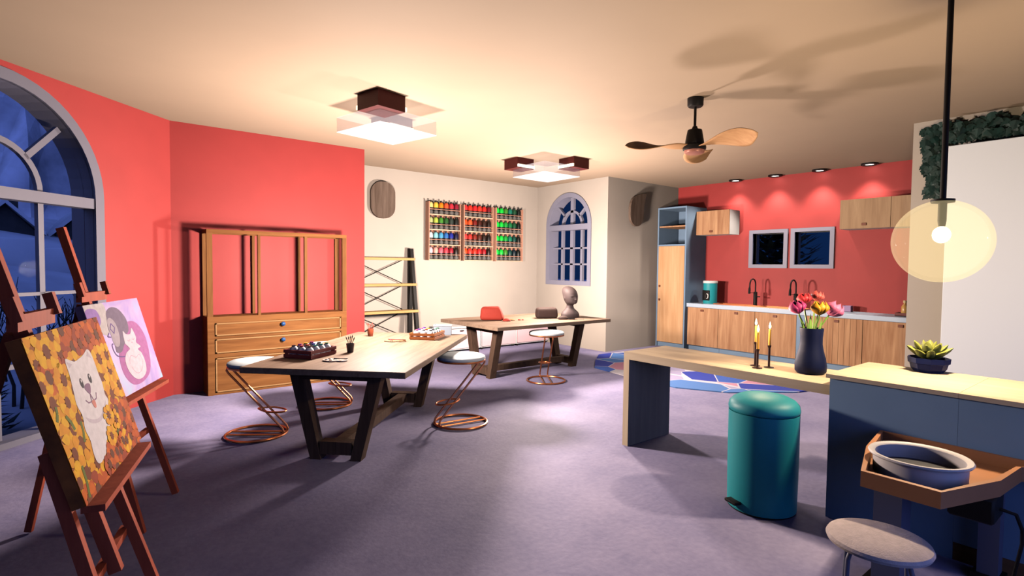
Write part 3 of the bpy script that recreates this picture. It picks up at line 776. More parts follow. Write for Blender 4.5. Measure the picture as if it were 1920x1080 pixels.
PLAQ = wood('grey_walnut_plaque', (.095,.064,.048), (.20,.145,.115), 2, 1.6, stretch=7, rings=6)
def plaque(loc, poly, label, th=.05):
    t = thing('wall_plaque', label, 'plaque', loc, 0, 'wooden wall plaques')
    P = [Vector((x, 0, z)) for x, z in poly]
    M = Matrix(((1,0,0,0),(0,0,-1,0),(0,1,0,0),(0,0,0,1)))
    MB().prism(poly, .012, .012+th, M=M).build('board', PLAQ, t)
    MB().box((-.05,-.012,-.08),(.05,0,.08)).build('wall_bracket', BLACK, t)
hw, hh, r = .225, .315, .20
pp = []
for cx, cz, a0 in ((hw-r, hh-r, 0), (-hw+r, hh-r, 90), (-hw+r, -hh+r, 180), (hw-r, -hh+r, 270)):
    pp += [(cx+r*cos(radians(a0+q*10)), cz+r*sin(radians(a0+q*10))) for q in range(10)]
plaque((4.175, 8.85, 2.715), pp, 'pill-shaped dark wooden plaque on the cream wall left of the paint racks')
# leaf-like plaque: round foot, straight sides, tip swept to the right
pl = [(.20*cos(radians(a)), -.13+.20*sin(radians(a))) for a in range(180, 361, 12)]
pl += [(.205,-.02),(.215,.08),(.235,.17),(.265,.25),(.285,.31),(.20,.318),(.10,.305),(.0,.275),(-.08,.235),(-.14,.18),(-.18,.11),(-.20,.03)]
plaque((8.545, 6.865, 2.725), pl, 'leaf-shaped dark wooden plaque on the shaded wall beside the kitchen')
# ------------------------------------------------------------------ easels and paintings
def polyflower(m, cx, cy, r, pc, cc, rnd, z):
    k = rnd.choice((7,8,9)); a0 = rnd.uniform(0,6)
    for i in range(k):
        a = a0+2*pi*i/k; w = .66*r*rnd.uniform(.85,1.15); L = r*rnd.uniform(.88,1.08)
        pts = [(cx+cos(a)*.25*r, cy+sin(a)*.25*r)]
        for t, q in ((.55,.8),(.8,1),(.97,.45),(.97,-.45),(.8,-1),(.55,-.8)):
            pts.append((cx+cos(a)*L*t-sin(a)*w*q*.5, cy+sin(a)*L*t+cos(a)*w*q*.5))
        flat(m, pts, pc if i % 2 else {2:3,3:2,4:6,6:14,14:6}.get(pc, pc), z+.00002*i)
    flat(m, [(cx+.29*r*cos(2*pi*i/10), cy+.38*r*sin(2*pi*i/10)) for i in range(10)], cc, z+.0003)
def flat(m, pts, mi, z):
    """Paint patch on the canvas: a polygon clipped to the canvas, at height z above it."""
    def clip(P, f, g):
        out = []
        for i in range(len(P)):
            a, b = P[i-1], P[i]; fa, fb = f(a), f(b)
            if (fa >= 0) != (fb >= 0): t = fa/(fa-fb); out.append((a[0]+(b[0]-a[0])*t, a[1]+(b[1]-a[1])*t))
            if fb >= 0: out.append(b)
        return out
    P = list(pts)
    for f in (lambda p: p[0], lambda p: 1-p[0], lambda p: p[1], lambda p: 1-p[1]):
        if len(P) < 3: return
        P = clip(P, f, None)
    if len(P) < 3: return
    tr = tessellate_polygon([[Vector((x,y,0)) for x, y in P]])
    W, Hh = m.size; V = [((x-.5)*W, y*Hh, z) for x, y in P]; F = []
    for t in tr:
        a, b, c = (P[i] for i in t)
        F.append(tuple(t) if (b[0]-a[0])*(c[1]-a[1])-(b[1]-a[1])*(c[0]-a[0]) > 0 else tuple(t)[::-1])
    m.add(V, F, mi)
def smoothpoly(pts, n=5):
    N = len(pts); out = []
    for i in range(N):
        p0, p1, p2, p3 = pts[i-1], pts[i], pts[(i+1) % N], pts[(i+2) % N]
        for q in range(n):
            u = q/n
            out.append(tuple(.5*((2*p1[c])+(-p0[c]+p2[c])*u+(2*p0[c]-5*p1[c]+4*p2[c]-p3[c])*u*u+(-p0[c]+3*p1[c]-3*p2[c]+p3[c])*u**3) for c in (0,1)))
    return out
def ell(cx, cy, rx, ry, n=14): return [(cx+rx*cos(2*pi*k/n), cy+ry*sin(2*pi*k/n)) for k in range(n)]
def stroke(m, pts, w, mi, z):
    for i in range(len(pts)-1):
        (x0,y0),(x1,y1) = pts[i], pts[i+1]; dx, dy = x1-x0, y1-y0; l = sqrt(dx*dx+dy*dy) or 1; nx, ny = -dy/l*w, dx/l*w
        flat(m, [(x0+nx,y0+ny),(x0-nx,y0-ny),(x1-nx,y1-ny),(x1+nx,y1+ny)], mi, z)
def pmat(n, c): return mat('paint_'+n, c, .75, var=.10, vscale=30, spec=.08)
CW, CHH = .77, .588
def canvas_dog():
    m = MB(); m.size = (CW, CHH); rnd = random.Random(21)
    m.box((-CW/2,0,-.042),(CW/2,CHH,-.003), 0)
    m.box((-CW/2,0,-.003),(CW/2,CHH,0), 1)
    ms = [mat('canvas_edge_gold', (.22,.07,.015), .7, var=.75, vscale=9), pmat('leaf_shadow', (.30,.085,.006)), pmat('sun_yellow', (.74,.38,.003)), pmat('deep_yellow', (.68,.27,.003)), pmat('orange', (.58,.115,.003)),
          pmat('flower_brown', (.17,.035,.006)), pmat('burnt_orange', (.46,.075,.004)), pmat('stem_green', (.12,.15,.02)), pmat('dog_white', (.70,.64,.67)), pmat('dog_shade', (.56,.48,.54)),
          pmat('ink', (.02,.018,.03)), pmat('muzzle_purple', (.24,.13,.22)), pmat('tongue', (.62,.22,.18)), pmat('flower_dark', (.13,.035,.012)), pmat('rust', (.30,.04,.008))]
    L = []
    for j in range(8):
        for i in range(8):
            x = (i+.5*(j % 2))/7.3 + rnd.uniform(-.03,.03); y = 1-(j)/7.1 + rnd.uniform(-.03,.03)
            top = y > .72 or (x > .68 and y < .35) or (y < .12)
            pc = rnd.choice((4,4,6,14,3)) if top else rnd.choice((2,2,2,3))
            if y > .80 and x < .12: pc = 2
            L.append((x, y, rnd.uniform(.10,.125), pc, 5 if not top else rnd.choice((5,13))))
    rnd.shuffle(L)
    for k, (x, y, r, pc, cc) in enumerate(L): polyflower(m, x, y, r, pc, cc, rnd, .0004+.00001*k)
    for (x0,y0,x1,y1) in ((.06,.02,.10,.20),(.13,.50,.17,.40),(.66,.17,.73,.30),(.22,.30,.26,.42),(.03,.50,.07,.58)): stroke(m, [(x0,y0),((x0+x1)/2+.01,(y0+y1)/2),(x1,y1)], .012, 7, .0013)
    body = [(.33,.70),(.345,.80),(.40,.785),(.45,.765),(.53,.772),(.60,.785),(.665,.805),(.70,.775),(.705,.70),(.70,.62),(.705,.55),(.685,.47),(.70,.42),(.655,.37),(.67,.31),(.60,.275),(.56,.225),(.47,.20),(.43,.15),(.33,.12),(.275,.135),(.265,.20),(.285,.28),(.275,.36),(.30,.44),(.285,.52),(.305,.60)]
    flat(m, smoothpoly(body, 4), 8, .0016)
    flat(m, [(.36,.74),(.352,.785),(.405,.757)], 9, .0019); flat(m, [(.625,.765),(.663,.79),(.685,.735)], 9, .0019)
    flat(m, smoothpoly([(.33,.42),(.40,.38),(.50,.36),(.60,.40),(.66,.43),(.60,.37),(.50,.335),(.38,.36)], 3), 9, .0018)
    for cx in (.434, .558):
        flat(m, ell(cx, .62, .020, .034), 10, .0021); flat(m, ell(cx+.004, .634, .007, .011), 8, .0023)
    flat(m, smoothpoly([(.445,.588),(.49,.602),(.53,.585),(.51,.545),(.485,.53),(.46,.552)], 3), 11, .0021)
    stroke(m, [(.405,.510),(.43,.485),(.47,.480),(.487,.53),(.505,.478),(.545,.480),(.57,.515)], .0045, 11, .0021)
    flat(m, smoothpoly([(.47,.478),(.495,.485),(.515,.474),(.512,.440),(.493,.428),(.475,.445)], 3), 12, .0022)
    for k in range(7): polyflower(m, .40+.07*k+rnd.uniform(-.02,.02), .06+.05*rnd.random(), .085, rnd.choice((4,6,2)), 13, rnd, .0026+.00002*k)
    for x, y in ((.62,.33),(.70,.27),(.56,.20)): polyflower(m, x, y, .075, 2, 5, rnd, .0030)
    return m, ms
def canvas_cats():
    m = MB(); m.size = (CW, CHH)
    m.box((-CW/2,0,-.042),(CW/2,CHH,-.003), 0)
    ms = [mat('canvas_edge_violet', (.10,.08,.22), .7, var=.6, vscale=6), None, pmat('bird_grey', (.17,.13,.19)), pmat('bird_line', (.12,.07,.22)), pmat('bird_face', (.36,.30,.34)), pmat('cat_white', (.58,.49,.56)),
          pmat('cat_line', (.46,.28,.38)), pmat('cream_corner', (.46,.41,.42)), pmat('lilac', (.27,.16,.40)), pmat('glow_pink', (.36,.13,.31))]
    w = bpy.data.materials.new('painted_aurora_wash'); w.use_nodes = True; nt = w.node_tree; Ln = nt.links.new; b = nt.nodes['Principled BSDF']
    tc = nt.nodes.new('ShaderNodeTexCoord'); n = nt.nodes.new('ShaderNodeTexNoise'); n.inputs['Scale'].default_value = 4.2; n.inputs['Detail'].default_value = 3; n.inputs['Distortion'].default_value = .8
    Ln(tc.outputs['Object'], n.inputs['Vector']); r = nt.nodes.new('ShaderNodeValToRGB'); e = r.color_ramp.elements
    e[0].position = .30; e[0].color = (.11,.05,.33,1); e[1].position = .72; e[1].color = (.16,.30,.44,1)
    for p, c in ((.42,(.20,.10,.40,1)),(.52,(.27,.15,.40,1)),(.62,(.20,.21,.45,1))): q = e.new(p); q.color = c
    Ln(n.outputs['Fac'], r.inputs['Fac']); Ln(r.outputs['Color'], b.inputs['Base Color']); b.inputs['Roughness'].default_value = .6
    ms[1] = w
    m.box((-CW/2,0,-.003),(CW/2,CHH,0), 1)
    flat(m, smoothpoly([(0,1),(.30,1),(.33,.88),(.30,.72),(.22,.66),(.10,.72),(0,.80)], 4), 7, .0004)
    flat(m, smoothpoly([(0,.93),(.08,.96),(.18,.93),(.20,.82),(.12,.76),(0,.80)], 4), 8, .0006)
    flat(m, smoothpoly([(.62,.74),(.80,.72),(.90,.56),(.88,.34),(.78,.14),(.58,.06),(.38,.08),(.28,.22),(.30,.42),(.44,.60)], 5), 9, .0005)
    # plain grey bird seen from the side
    flat(m, smoothpoly([(.33,.90),(.44,.94),(.56,.90),(.64,.78),(.62,.66),(.55,.62),(.50,.66),(.50,.56),(.43,.50),(.36,.45),(.28,.47),(.30,.60),(.27,.72),(.30,.82)], 4), 2, .0008)
    flat(m, smoothpoly([(.29,.80),(.36,.83),(.42,.76),(.42,.62),(.36,.52),(.29,.54),(.28,.66)], 4), 4, .0010)
    stroke(m, smoothpoly([(.27,.56),(.24,.50),(.27,.43),(.35,.40),(.43,.40),(.46,.46)], 4)[:-4], .006, 3, .0012)
    stroke(m, [(.30,.72),(.34,.77),(.38,.72),(.34,.66),(.30,.72)], .006, 3, .0012); stroke(m, [(.26,.68),(.22,.645),(.27,.63)], .006, 3, .0012)
    # white sitting cat
    flat(m, smoothpoly([(.47,.53),(.50,.66),(.54,.62),(.62,.61),(.68,.67),(.71,.56),(.68,.50),(.74,.44),(.67,.42),(.72,.36),(.73,.24),(.68,.14),(.56,.10),(.45,.13),(.38,.22),(.37,.34),(.43,.42),(.52,.45),(.50,.49)], 4), 5, .0014)
    stroke(m, [(.53,.55),(.555,.535),(.58,.55)], .004, 6, .0016); stroke(m, [(.62,.55),(.645,.535),(.67,.55)], .004, 6, .0016); stroke(m, [(.59,.52),(.60,.505),(.615,.52)], .004, 6, .0016)
    stroke(m, smoothpoly([(.44,.30),(.50,.38),(.58,.34),(.66,.36),(.68,.26),(.60,.18),(.50,.18)], 3), .003, 6, .0016)
    return m, ms
def easel(b, psi, tau, paint, elabel, plabel, ename, foot):
    """b: middle of the painting's lower edge; psi: direction of its width; tau: lean."""
    psi, tau = radians(psi), radians(tau)
    a = Vector((cos(psi), sin(psi), 0)); nrm = Vector((a.y, -a.x, 0)); u = Vector((-nrm.x*sin(tau), -nrm.y*sin(tau), cos(tau)))
    m = a.cross(u)
    b = Vector(b); x0 = -.215*CW
    org = b + a*x0 + nrm*(b.z*tan(tau)); org.z = 0
    t = thing(ename, elabel, 'easel', org, psi, 'red wooden easels')
    uz = lambda h: Vector((0, h*tan(tau), h))          # local: +y away from the viewer
    back = lambda p, d: p + Vector((0, d*cos(tau), d*sin(tau)*0))
    tk = .045; off = tk + .022
    P = lambda x, z, d=off: Vector((x, z*tan(tau)+d/cos(tau), z))
    ref = (0, -cos(tau), -sin(tau))
    top = b.z + 1.80*CHH*cos(tau); lo = b.z - .60*CHH*cos(tau)
    MB().beam(P(0,lo), P(0,top), .042, .034, ref=(1,0,0)).build('mast', EASEL, t)
    for x1, x2 in ((-.275,-.165),(.315,.255)):
        MB().beam(P(x1,.012,off+.0), P(x2,b.z+CHH*.30,off), .038, .032, ref=(1,0,0)).build('front_leg', EASEL, t)
    MB().beam(P(-.262,lo+.03,off+.03), P(.305,lo+.03,off+.03), .028, .03, ref=(0,0,1)).build('lower_crossbar', EASEL, t)
    zl = b.z-.030
    MB().beam(P(-.17,zl,.004), P(.545,zl,.004), .07, .024, ref=(0,0,1)).build('ledge', EASEL, t)
    zc = b.z+CHH*1.075*cos(tau); c = MB()
    c.beam(P(-.155,zc,.03), P(.165,zc,.03), .03, .055, ref=(0,0,1))
    for x in (-.155,.165): c.beam(P(x,zc+.004,.012), P(x*1.02,zc+.085,.012), .032, .03, ref=(1,0,0))
    c.build('top_clamp', EASEL, t)
    Mi = t.matrix_basis if False else (Matrix.Translation(org) @ Matrix.Rotation(psi, 4, 'Z')).inverted()
    hz = b.z+CHH*.95; h = P(0,hz,off+.03); f = Mi @ Vector((foot[0], foot[1], .012))
    q = MB().beam(h, f, .036, .03, ref=(1,0,0)); q.build('back_leg', EASEL, t)
    mid = h.lerp(f, .42); MB().rbox((mid.x-.028,mid.y-.03,mid.z-.05),(mid.x+.028,mid.y+.03,mid.z+.05), .008, 1).build('hinge_block', BLACK, t)
    pm, ms = paint
    for k, q in enumerate(ms): pass
    o = pm.build('canvas_painting', ms)
    o.matrix_world = Matrix(((a.x,u.x,m.x,b.x),(a.y,u.y,m.y,b.y),(a.z,u.z,m.z,b.z+.001),(0,0,0,1)))
    tag(o, plabel, 'painting', 'paintings on the easels')
easel((.1205,2.639,.787), 74.30, 15.87, canvas_dog(), 'red wooden easel holding the dog painting', 'canvas painting of a white dog among yellow and orange sunflowers', 'painting_easel', (-.55,3.02))
easel((.326,4.25,.779), 66.41, 15.42, canvas_cats(), 'red wooden easel holding the violet painting', 'violet and pink canvas painting with a grey bird and a white cat', 'studio_easel', (-.239,4.22))

# ------------------------------------------------------------------ kitchen
HANDLEM = mat('dark_wood_pull', (.19,.055,.025), .5)
WORKM = mat('pale_grey_blue_worktop', (.53,.64,.79), .4, var=.02)
KX = 9.37
def base_cabinet(ya, yb, label, hy=None, slats=0, side=False):
    t = thing('base_cabinet', label, 'cabinet', (9.972, yb, 0), 0, 'wooden base cabinets under the grey worktop')
    w = ya-yb; X0 = KX-9.972
    MB().box((X0+.022,0.002,.09),(-.002,w-.002,.838)).build('carcass', SLATE, t)
    MB().box((X0+.06,0.002,0),(-.002,w-.002,.09)).build('plinth', SLATE, t)
    w1 = w-.14 if side else w
    if side: MB().box((X0+.0,w-.138,.0),(X0+.022,w-.002,.836)).build('end_panel', SLATE, t, label='slate blue end panel')
    d = MB()
    if slats:
        for k in range(slats):
            a = .004+(w1-.008)*k/slats; d.box((X0,a+.002,.10),(X0+.02,a+(w1-.008)/slats-.002,.832))
        d.box((X0+.008,.004,.10),(X0+.02,w1-.004,.832))
    else: d.box((X0,.004,.10),(X0+.02,w1-.004,.832))
    d = d.build('door', KWOOD, t)
    if hy is not None: MB().rbox((X0-.014,hy-yb-.034,.762),(X0,hy-yb+.034,.802), .004, 1, smooth=False).build('handle', HANDLEM, d)
base_cabinet(6.185,5.53,'wood-fronted base cabinet beside the tall cabinet, under the coffee maker',5.865)
base_cabinet(5.53,4.83,'wood-fronted base cabinet under the left kitchen tap',5.175)
base_cabinet(4.83,4.11,'wood-fronted base cabinet left of the blue end panel',4.47)
base_cabinet(4.11,3.13,'slatted wood-fronted base cabinet with a blue end panel, behind the tulips',3.5,10,True)
base_cabinet(3.13,2.08,'wood-fronted base cabinet nearest the cream wall end',2.64)
o = MB().rbox((9.33,2.078,.838),(9.972,6.185,.91), .004, 1, smooth=False).build('worktop', WORKM); tag(o, 'long pale grey-blue kitchen worktop', 'worktop')
def tall_cabinet():
    t = thing('tall_cabinet', 'tall slate blue kitchen cabinet with wooden door and open top shelf', 'cabinet', (9.28, 6.19, 0))
    w, d, h = .668, .69, 2.80
    for y in (0, w-.028): MB().box((0,y,0),(d,y+.028,h)).build('side_panel', SLATE, t)
    MB().box((0.004,.028,h-.03),(d,w-.028,h)).build('top_panel', SLATE, t)
    MB().box((.03,.028,0),(d,w-.028,.09)).build('plinth', SLATE, t)
    MB().box((.004,.028,2.03),(d,w-.028,2.06)).build('fixed_shelf', SLATE, t)
    MB().box((d-.012,.028,.09),(d,w-.028,h-.03)).build('back_panel', SLATE, t)
    MB().box((.02,.03,2.405),(d-.014,w-.03,2.43)).build('shelf', KWOOD, t)
    dr = MB().box((-.002,.032,.10),(.018,w-.032,2.026)).build('door', wood('golden_oak_veneer', (.58,.315,.155), (.74,.46,.26), 2, 1.1, stretch=8, rings=5), t)
    for z in (1.225,.95): MB().rbox((-.024,w-.096,z-.022),(-.002,w-.06,z+.022), .004, 1).build('knob', HANDLEM, dr)
tall_cabinet()
def wall_cabinet(ya, yb, label, hy):
    t = thing('wall_cabinet', label, 'cabinet', (9.972, yb, 2.242), 0, 'wooden-fronted wall cabinets')
    w = ya-yb; X0 = -.372
    MB().box((X0+.022,0,0),(-.002,w,.462)).build('carcass', WHITE, t)
    d = MB().box((X0,.002,0),(X0+.02,w-.002,.462)).build('door', KWOOD if ya > 5 else wood('grey_oak_veneer', (.40,.25,.15), (.58,.39,.24), 2, 1.2, stretch=8, rings=5) if ya > 3 else bpy.data.materials['grey_oak_veneer'], t)
    MB().rbox((X0-.014,hy-yb-.034,.045),(X0,hy-yb+.034,.085), .004, 1).build('handle', HANDLEM, d)
wall_cabinet(6.185,5.49,'small white wall cabinet with a wooden door beside the tall cabinet',5.86)
wall_cabinet(3.59,2.89,'wooden wall cabinet right of the square windows',3.24)
wall_cabinet(2.888,2.19,'wooden wall cabinet behind the globe lamp',2.55)
COPP = mat('copper_sink', (.42,.13,.045), .35, metal=.55, var=.08)
t = thing('sink', 'long copper double sink set in the kitchen worktop', 'sink', (9.66,4.87,.9105))
holes = [[(-.13,-.80),(.10,-.80),(.10,-.04),(-.13,-.04)],[(-.13,.04),(.10,.04),(.10,.80),(-.13,.80)]]
MB().prism([(-.17,-.84),(.17,-.84),(.17,.84),(-.17,.84)], 0, .016, holes=holes).build('rim', COPP, t)
for h in holes: MB().box((h[0][0],h[0][1],0),(h[1][0],h[2][1],.003)).build('basin', COPP, t)
def tap(y, label):
    t = thing('kitchen_tap', label, 'tap', (9.745,y,.926), 0, 'black gooseneck kitchen taps')
    MB().lathe([(.034,0),(.034,.235),(.028,.245),(.001,.245)], 20, cap=False).build('body', BLACK, t)
    pts = [(0,0,.24),(0,0,.36)] + [(-.105+.105*cos(radians(a)),0,.375+.105*sin(radians(a))) for a in range(0,181,15)] + [(-.212,0,.33)]
    MB().tube(pts, .0125, 10).build('gooseneck', BLACK, t)
    MB().tube([(-.212,0,.335),(-.218,0,.30),(-.224,0,.215)], .02, 12, radii=[.014,.02,.021]).build('spray_head', BLACK, t)
    MB().tube([(0,-.03,.155),(0,-.085,.158)], .011, 8).build('lever', BLACK, t)
    MB().tube([(-.03,0,.225),(-.205,0,.235)], .005, 6).build('hose_clip', BLACK, t)
tap(5.02, 'black gooseneck tap under the left square window')
tap(4.30, 'black gooseneck tap partly behind the tulips')
def coffee():
    t = thing('coffee_maker', 'teal coffee maker with a white lid beside the tall cabinet', 'coffee maker', (9.64,5.87,.911), radians(175))
    MB().lathe([(.001,0),(.125,0),(.128,.008),(.128,.395),(.001,.395)], 32, cap=False).build('body', TEAL, t)
    MB().lathe([(.001,.395),(.134,.395),(.136,.402),(.136,.432),(.128,.44),(.001,.44)], 32, cap=False).build('lid', WHITE, t)
    MB().rbox((.06,-.085,.06),(.132,.07,.26), .01, 2).build('brew_recess', BLACK, t)
    j = MB().lathe([(.001,.07),(.042,.07),(.048,.10),(.046,.16),(.034,.20),(.001,.20)], 20, c=(.105,-.015,0), cap=False).build('carafe', BLACK, t)
    MB().tube([(.145,.03,.19),(.152,.06,.185),(.152,.065,.15),(.152,.06,.11),(.146,.03,.10)], .009, 8).build('carafe_handle', WHITE, t)
coffee()
t = thing('soap_dish', 'small lilac square cup on the worktop right of the tulips', 'dish', (9.80,3.50,.911))
MB().prism([(-.05,-.06),(.05,-.06),(.05,.06),(-.05,.06)], 0, .10, holes=[[(-.042,-.052),(.042,-.052),(.042,.052),(-.042,.052)]]).box((-.05,-.06,0),(.05,.06,.006)).build('body', mat('lilac_ceramic', (.34,.22,.46), .4), t)
t = thing('soap_tray', 'dark red tray at the right end of the kitchen worktop', 'tray', (9.66,2.70,.911))
MB().prism([(-.09,-.16),(.09,-.16),(.09,.08),(-.09,.08)], 0, .05, holes=[[(-.08,-.15),(.08,-.15),(.08,.07),(-.08,.07)]]).box((-.09,-.16,0),(.09,.08,.008)).build('body', mat('dark_red_tray', (.13,.016,.012), .5), t)
t = thing('soap_bottle', 'small honey-yellow bottle standing in the dark red tray', 'bottle', (9.66,2.68,.9195))
MB().lathe([(.001,0),(.042,0),(.045,.006),(.045,.13),(.03,.16),(.018,.168),(.018,.19),(.001,.19)], 20, cap=False).build('body', mat('honey_glass', (.55,.30,.08), .25), t)
MB().lathe([(.001,.19),(.024,.19),(.024,.225),(.001,.225)], 16, cap=False).build('cap', mat('pale_cap', (.60,.45,.22), .4), t)

# ------------------------------------------------------------------ rug
def rug():
    m = bpy.data.materials.new('patchwork_rug'); m.use_nodes = True; nt = m.node_tree; L = nt.links.new; b = nt.nodes['Principled BSDF']
    tc = nt.nodes.new('ShaderNodeTexCoord'); v = nt.nodes.new('ShaderNodeTexVoronoi'); v.inputs['Scale'].default_value = 1.7; v.inputs['Randomness'].default_value = .85
    v2 = nt.nodes.new('ShaderNodeTexVoronoi'); v2.feature = 'DISTANCE_TO_EDGE'; v2.inputs['Scale'].default_value = 1.7; v2.inputs['Randomness'].default_value = .85
    L(tc.outputs['Object'], v.inputs['Vector']); L(tc.outputs['Object'], v2.inputs['Vector'])
    sp = nt.nodes.new('ShaderNodeSeparateColor'); L(v.outputs['Color'], sp.inputs[0])
    r = nt.nodes.new('ShaderNodeValToRGB'); r.color_ramp.interpolation = 'CONSTANT'; e = r.color_ramp.elements
    cs = [(0,(.03,.055,.42)),(.2,(.45,.40,.62)),(.36,(.05,.13,.52)),(.52,(.66,.30,.42)),(.66,(.72,.66,.74)),(.84,(.10,.24,.60))]
    e[0].position = 0; e[0].color = (*cs[0][1],1); e[1].position = cs[1][0]; e[1].color = (*cs[1][1],1)
    for p, c in cs[2:]: q = e.new(p); q.color = (*c,1)
    L(sp.outputs[0], r.inputs['Fac'])
    g = nt.nodes.new('ShaderNodeMath'); g.operation = 'LESS_THAN'; g.inputs[1].default_value = .014; L(v2.outputs['Distance'], g.inputs[0])
    mx = nt.nodes.new('ShaderNodeMix'); mx.data_type = 'RGBA'; L(g.outputs[0], mx.inputs['Factor']); L(r.outputs['Color'], mx.inputs[6]); mx.inputs[7].default_value = (.70,.66,.76,1)
    L(mx.outputs[2], b.inputs['Base Color']); b.inputs['Roughness'].default_value = .9
    out = [(6.39,5.87),(6.22,4.95),(6.2,4.25),(6.5,3.68),(7.25,3.15),(8.1,2.95),(9.1,3.2),(9.26,3.6),(9.26,6.1),(8.9,6.5),(8.0,6.66),(7.40,6.70),(6.85,6.28)]
    o = MB().prism([(x-7.8,y-4.9) for x, y in out], 0, .012).build('patchwork_rug', m, None, (7.8,4.9,.001))
    tag(o, 'many-sided patchwork rug in blue, lilac and pink on the kitchen floor', 'rug')
rug()

# ------------------------------------------------------------------ bench and island
t = thing('breakfast_bench', 'light wooden waterfall counter reaching from a panel leg to the blue island', 'counter', (4.134,2.30,0))
MB().box((-.307,-.86,.78),(.307,.865,.845)).build('top', BENCHW, t)
MB().box((-.307,.805,0),(.307,.865,.78)).build('panel_leg', BENCHV, t)
def island(ya, yb, label, brown):
    t = thing('island_cabinet', label, 'cabinet', (4.12,(ya+yb)/2,0), 0, 'blue island units with wooden tops')
    w = (ya-yb)/2-.0003
    MB().box((-.35,-w,.10 if brown else 0),(.35,w,.903)).build('body', SLATE, t)
    if brown: MB().box((-.346,-w,0),(.346,w,.10)).build('plinth', wood('brown_plinth', (.16,.07,.03), (.26,.12,.06), 1), t)
    MB().box((-.368,-w-(.0 if not brown else 0),.904),(.368,w+(.018 if not brown else 0),.93)).build('wooden_top', BENCHW, t)
island(1.435,.78,'blue island cabinet with a wooden top under the potted succulent',False)
island(.7794,-.62,'blue island cabinet with a wooden top behind the pottery tray',True)

def trash():
    t = thing('pedal_bin', 'tall teal pedal bin with a domed lid in front of the wooden counter', 'bin', (3.58,1.764,0))
    MB().lathe([(.001,.006),(.212,.006),(.214,.02),(.218,.30),(.218,.650),(.001,.651)], 64, cap=False).build('body', TEAL, t)
    MB().lathe([(.001,0),(.206,0),(.213,.006),(.213,.014),(.001,.014)], 64, cap=False).build('base_ring', BLACK, t)
    MB().lathe([(.211,.652),(.219,.660),(.221,.676),(.215,.704),(.193,.729),(.15,.750),(.085,.763),(.001,.767)], 64, cap=False).build('domed_lid', TEAL, t)
    M = Matrix.Rotation(radians(160), 4, 'Z')
    MB().rbox((.19,-.05,.055),(.262,.05,.075), .006, 2, M=M).build('pedal', BLACK, t)
trash()

VZ = .846
t = thing('flower_vase', 'navy bulbous vase of tulips on the wooden counter', 'vase', (4.155,1.715,VZ))
MB().lathe([(.001,0),(.088,0),(.104,.018),(.106,.06),(.098,.11),(.083,.165),(.074,.215),(.074,.26),(.079,.315),(.079,.328),(.070,.328),(.066,.26),(.066,.20),(.085,.10),(.08,.03),(.001,.03)], 14, cap=False).build('vase_body', NAVY, t)
STEM = mat('tulip_green', (.20,.36,.06), .5, var=.2); LEAFM = mat('tulip_leaf', (.22,.40,.06), .5, var=.25)
RT = Vector((.78,-.625,0)); FWH = Vector((.625,.78,0))
def tulip(off, ht, size, col, tilt, name, label, open_=1.0):
    base = Vector((4.155,1.715,VZ)); a = base+RT*off[0]*.2+FWH*off[1]*.2+Vector((0,0,.06)); neck = RT*off[0]*.33+FWH*off[1]*.33+Vector((0,0,.28)); top = base+RT*off[0]+FWH*off[1]+Vector((0,0,ht))
    t = thing('tulip', label, 'flower', a, 0, 'tulips in the navy vase'); d = top-a
    ax = (RT*tilt+Vector((0,0,1))).normalized()
    MB().tube([(0,0,0), neck, d*.5+neck*.5-ax*.012, d-ax*.02, d], .006, 8).build('stem', STEM, t)
    u = ax.orthogonal().normalized(); v = ax.cross(u)
    pm_ = mat(name, col, .5, var=.22, vscale=12)
    for k in range(6):
        a0 = 2*pi*k/6; inner = k % 2
        P = []; nu, nv = 9, 7
        for i in range(nu):
            s = i/(nu-1); rad = size*(.92*sin(min(1,s*1.25)*pi*.62)**.8*(1 if s < .55 else 1-(s-.55)*1.05))*(.9 if inner else 1.0)+.004
            wid = 1.30*sin(pi*min(1,(s*.86+.10)))**.7*(1-s**9*.8)
            for j in range(nv):
                q = (j/(nv-1)-.5)*2; ang = a0+q*wid*.62
                P.append(d + (u*cos(ang)+v*sin(ang))*rad*(1-.05*q*q) + ax*(size*1.5*s - size*.10*q*q*s))
        F = [(i*nv+j,i*nv+j+1,(i+1)*nv+j+1,(i+1)*nv+j) for i in range(nu-1) for j in range(nv-1)]
        o = MB().add(P, F, 0, True).build('petal', pm_, t); md = o.modifiers.new('thick', 'SOLIDIFY'); md.thickness = .0025
tulip((-.028,.06),.495,.056,(.66,.035,.045),-.06,'tulip_red','red tulip standing tallest in the navy vase')
tulip((.055,.06),.52,.050,(.74,.12,.10),.35,'tulip_coral','coral tulip at the top right of the bunch')
tulip((-.100,-.01),.43,.066,(.62,.045,.20),-.30,'tulip_magenta','magenta tulip furthest left in the navy vase')
tulip((.018,-.06),.425,.068,(.80,.36,.02),.02,'tulip_yellow','yellow-orange tulip in the middle front of the bunch')
tulip((.112,-.015),.42,.074,(.74,.16,.30),.80,'tulip_pink','large pink tulip leaning right out of the vase')
def blade_leaf(off, ht, lean, wd, label):
    a = Vector((4.155,1.715,VZ+.20))+RT*off[0]+FWH*off[1]; t = thing('tulip_leaf', label, 'leaf', a, 0, 'tulip leaves in the navy vase')
    P = []; n = 8
    for i in range(n):
        s = i/(n-1); c = RT*lean*s*s+Vector((0,0,ht*s)); w = wd*sin(pi*min(1,.12+s*.88))
        for q in (-1,0,1): P.append(c+RT*w*q*.8+FWH*(-.25*w*(1-abs(q))+.3*w*q))
    F = [(i*3+j,i*3+j+1,i*3+j+4,i*3+j+3) for i in range(n-1) for j in range(2)]
    o = MB().add(P, F, 0, True).build('blade', LEAFM, t); md = o.modifiers.new('thick', 'SOLIDIFY'); md.thickness = .002
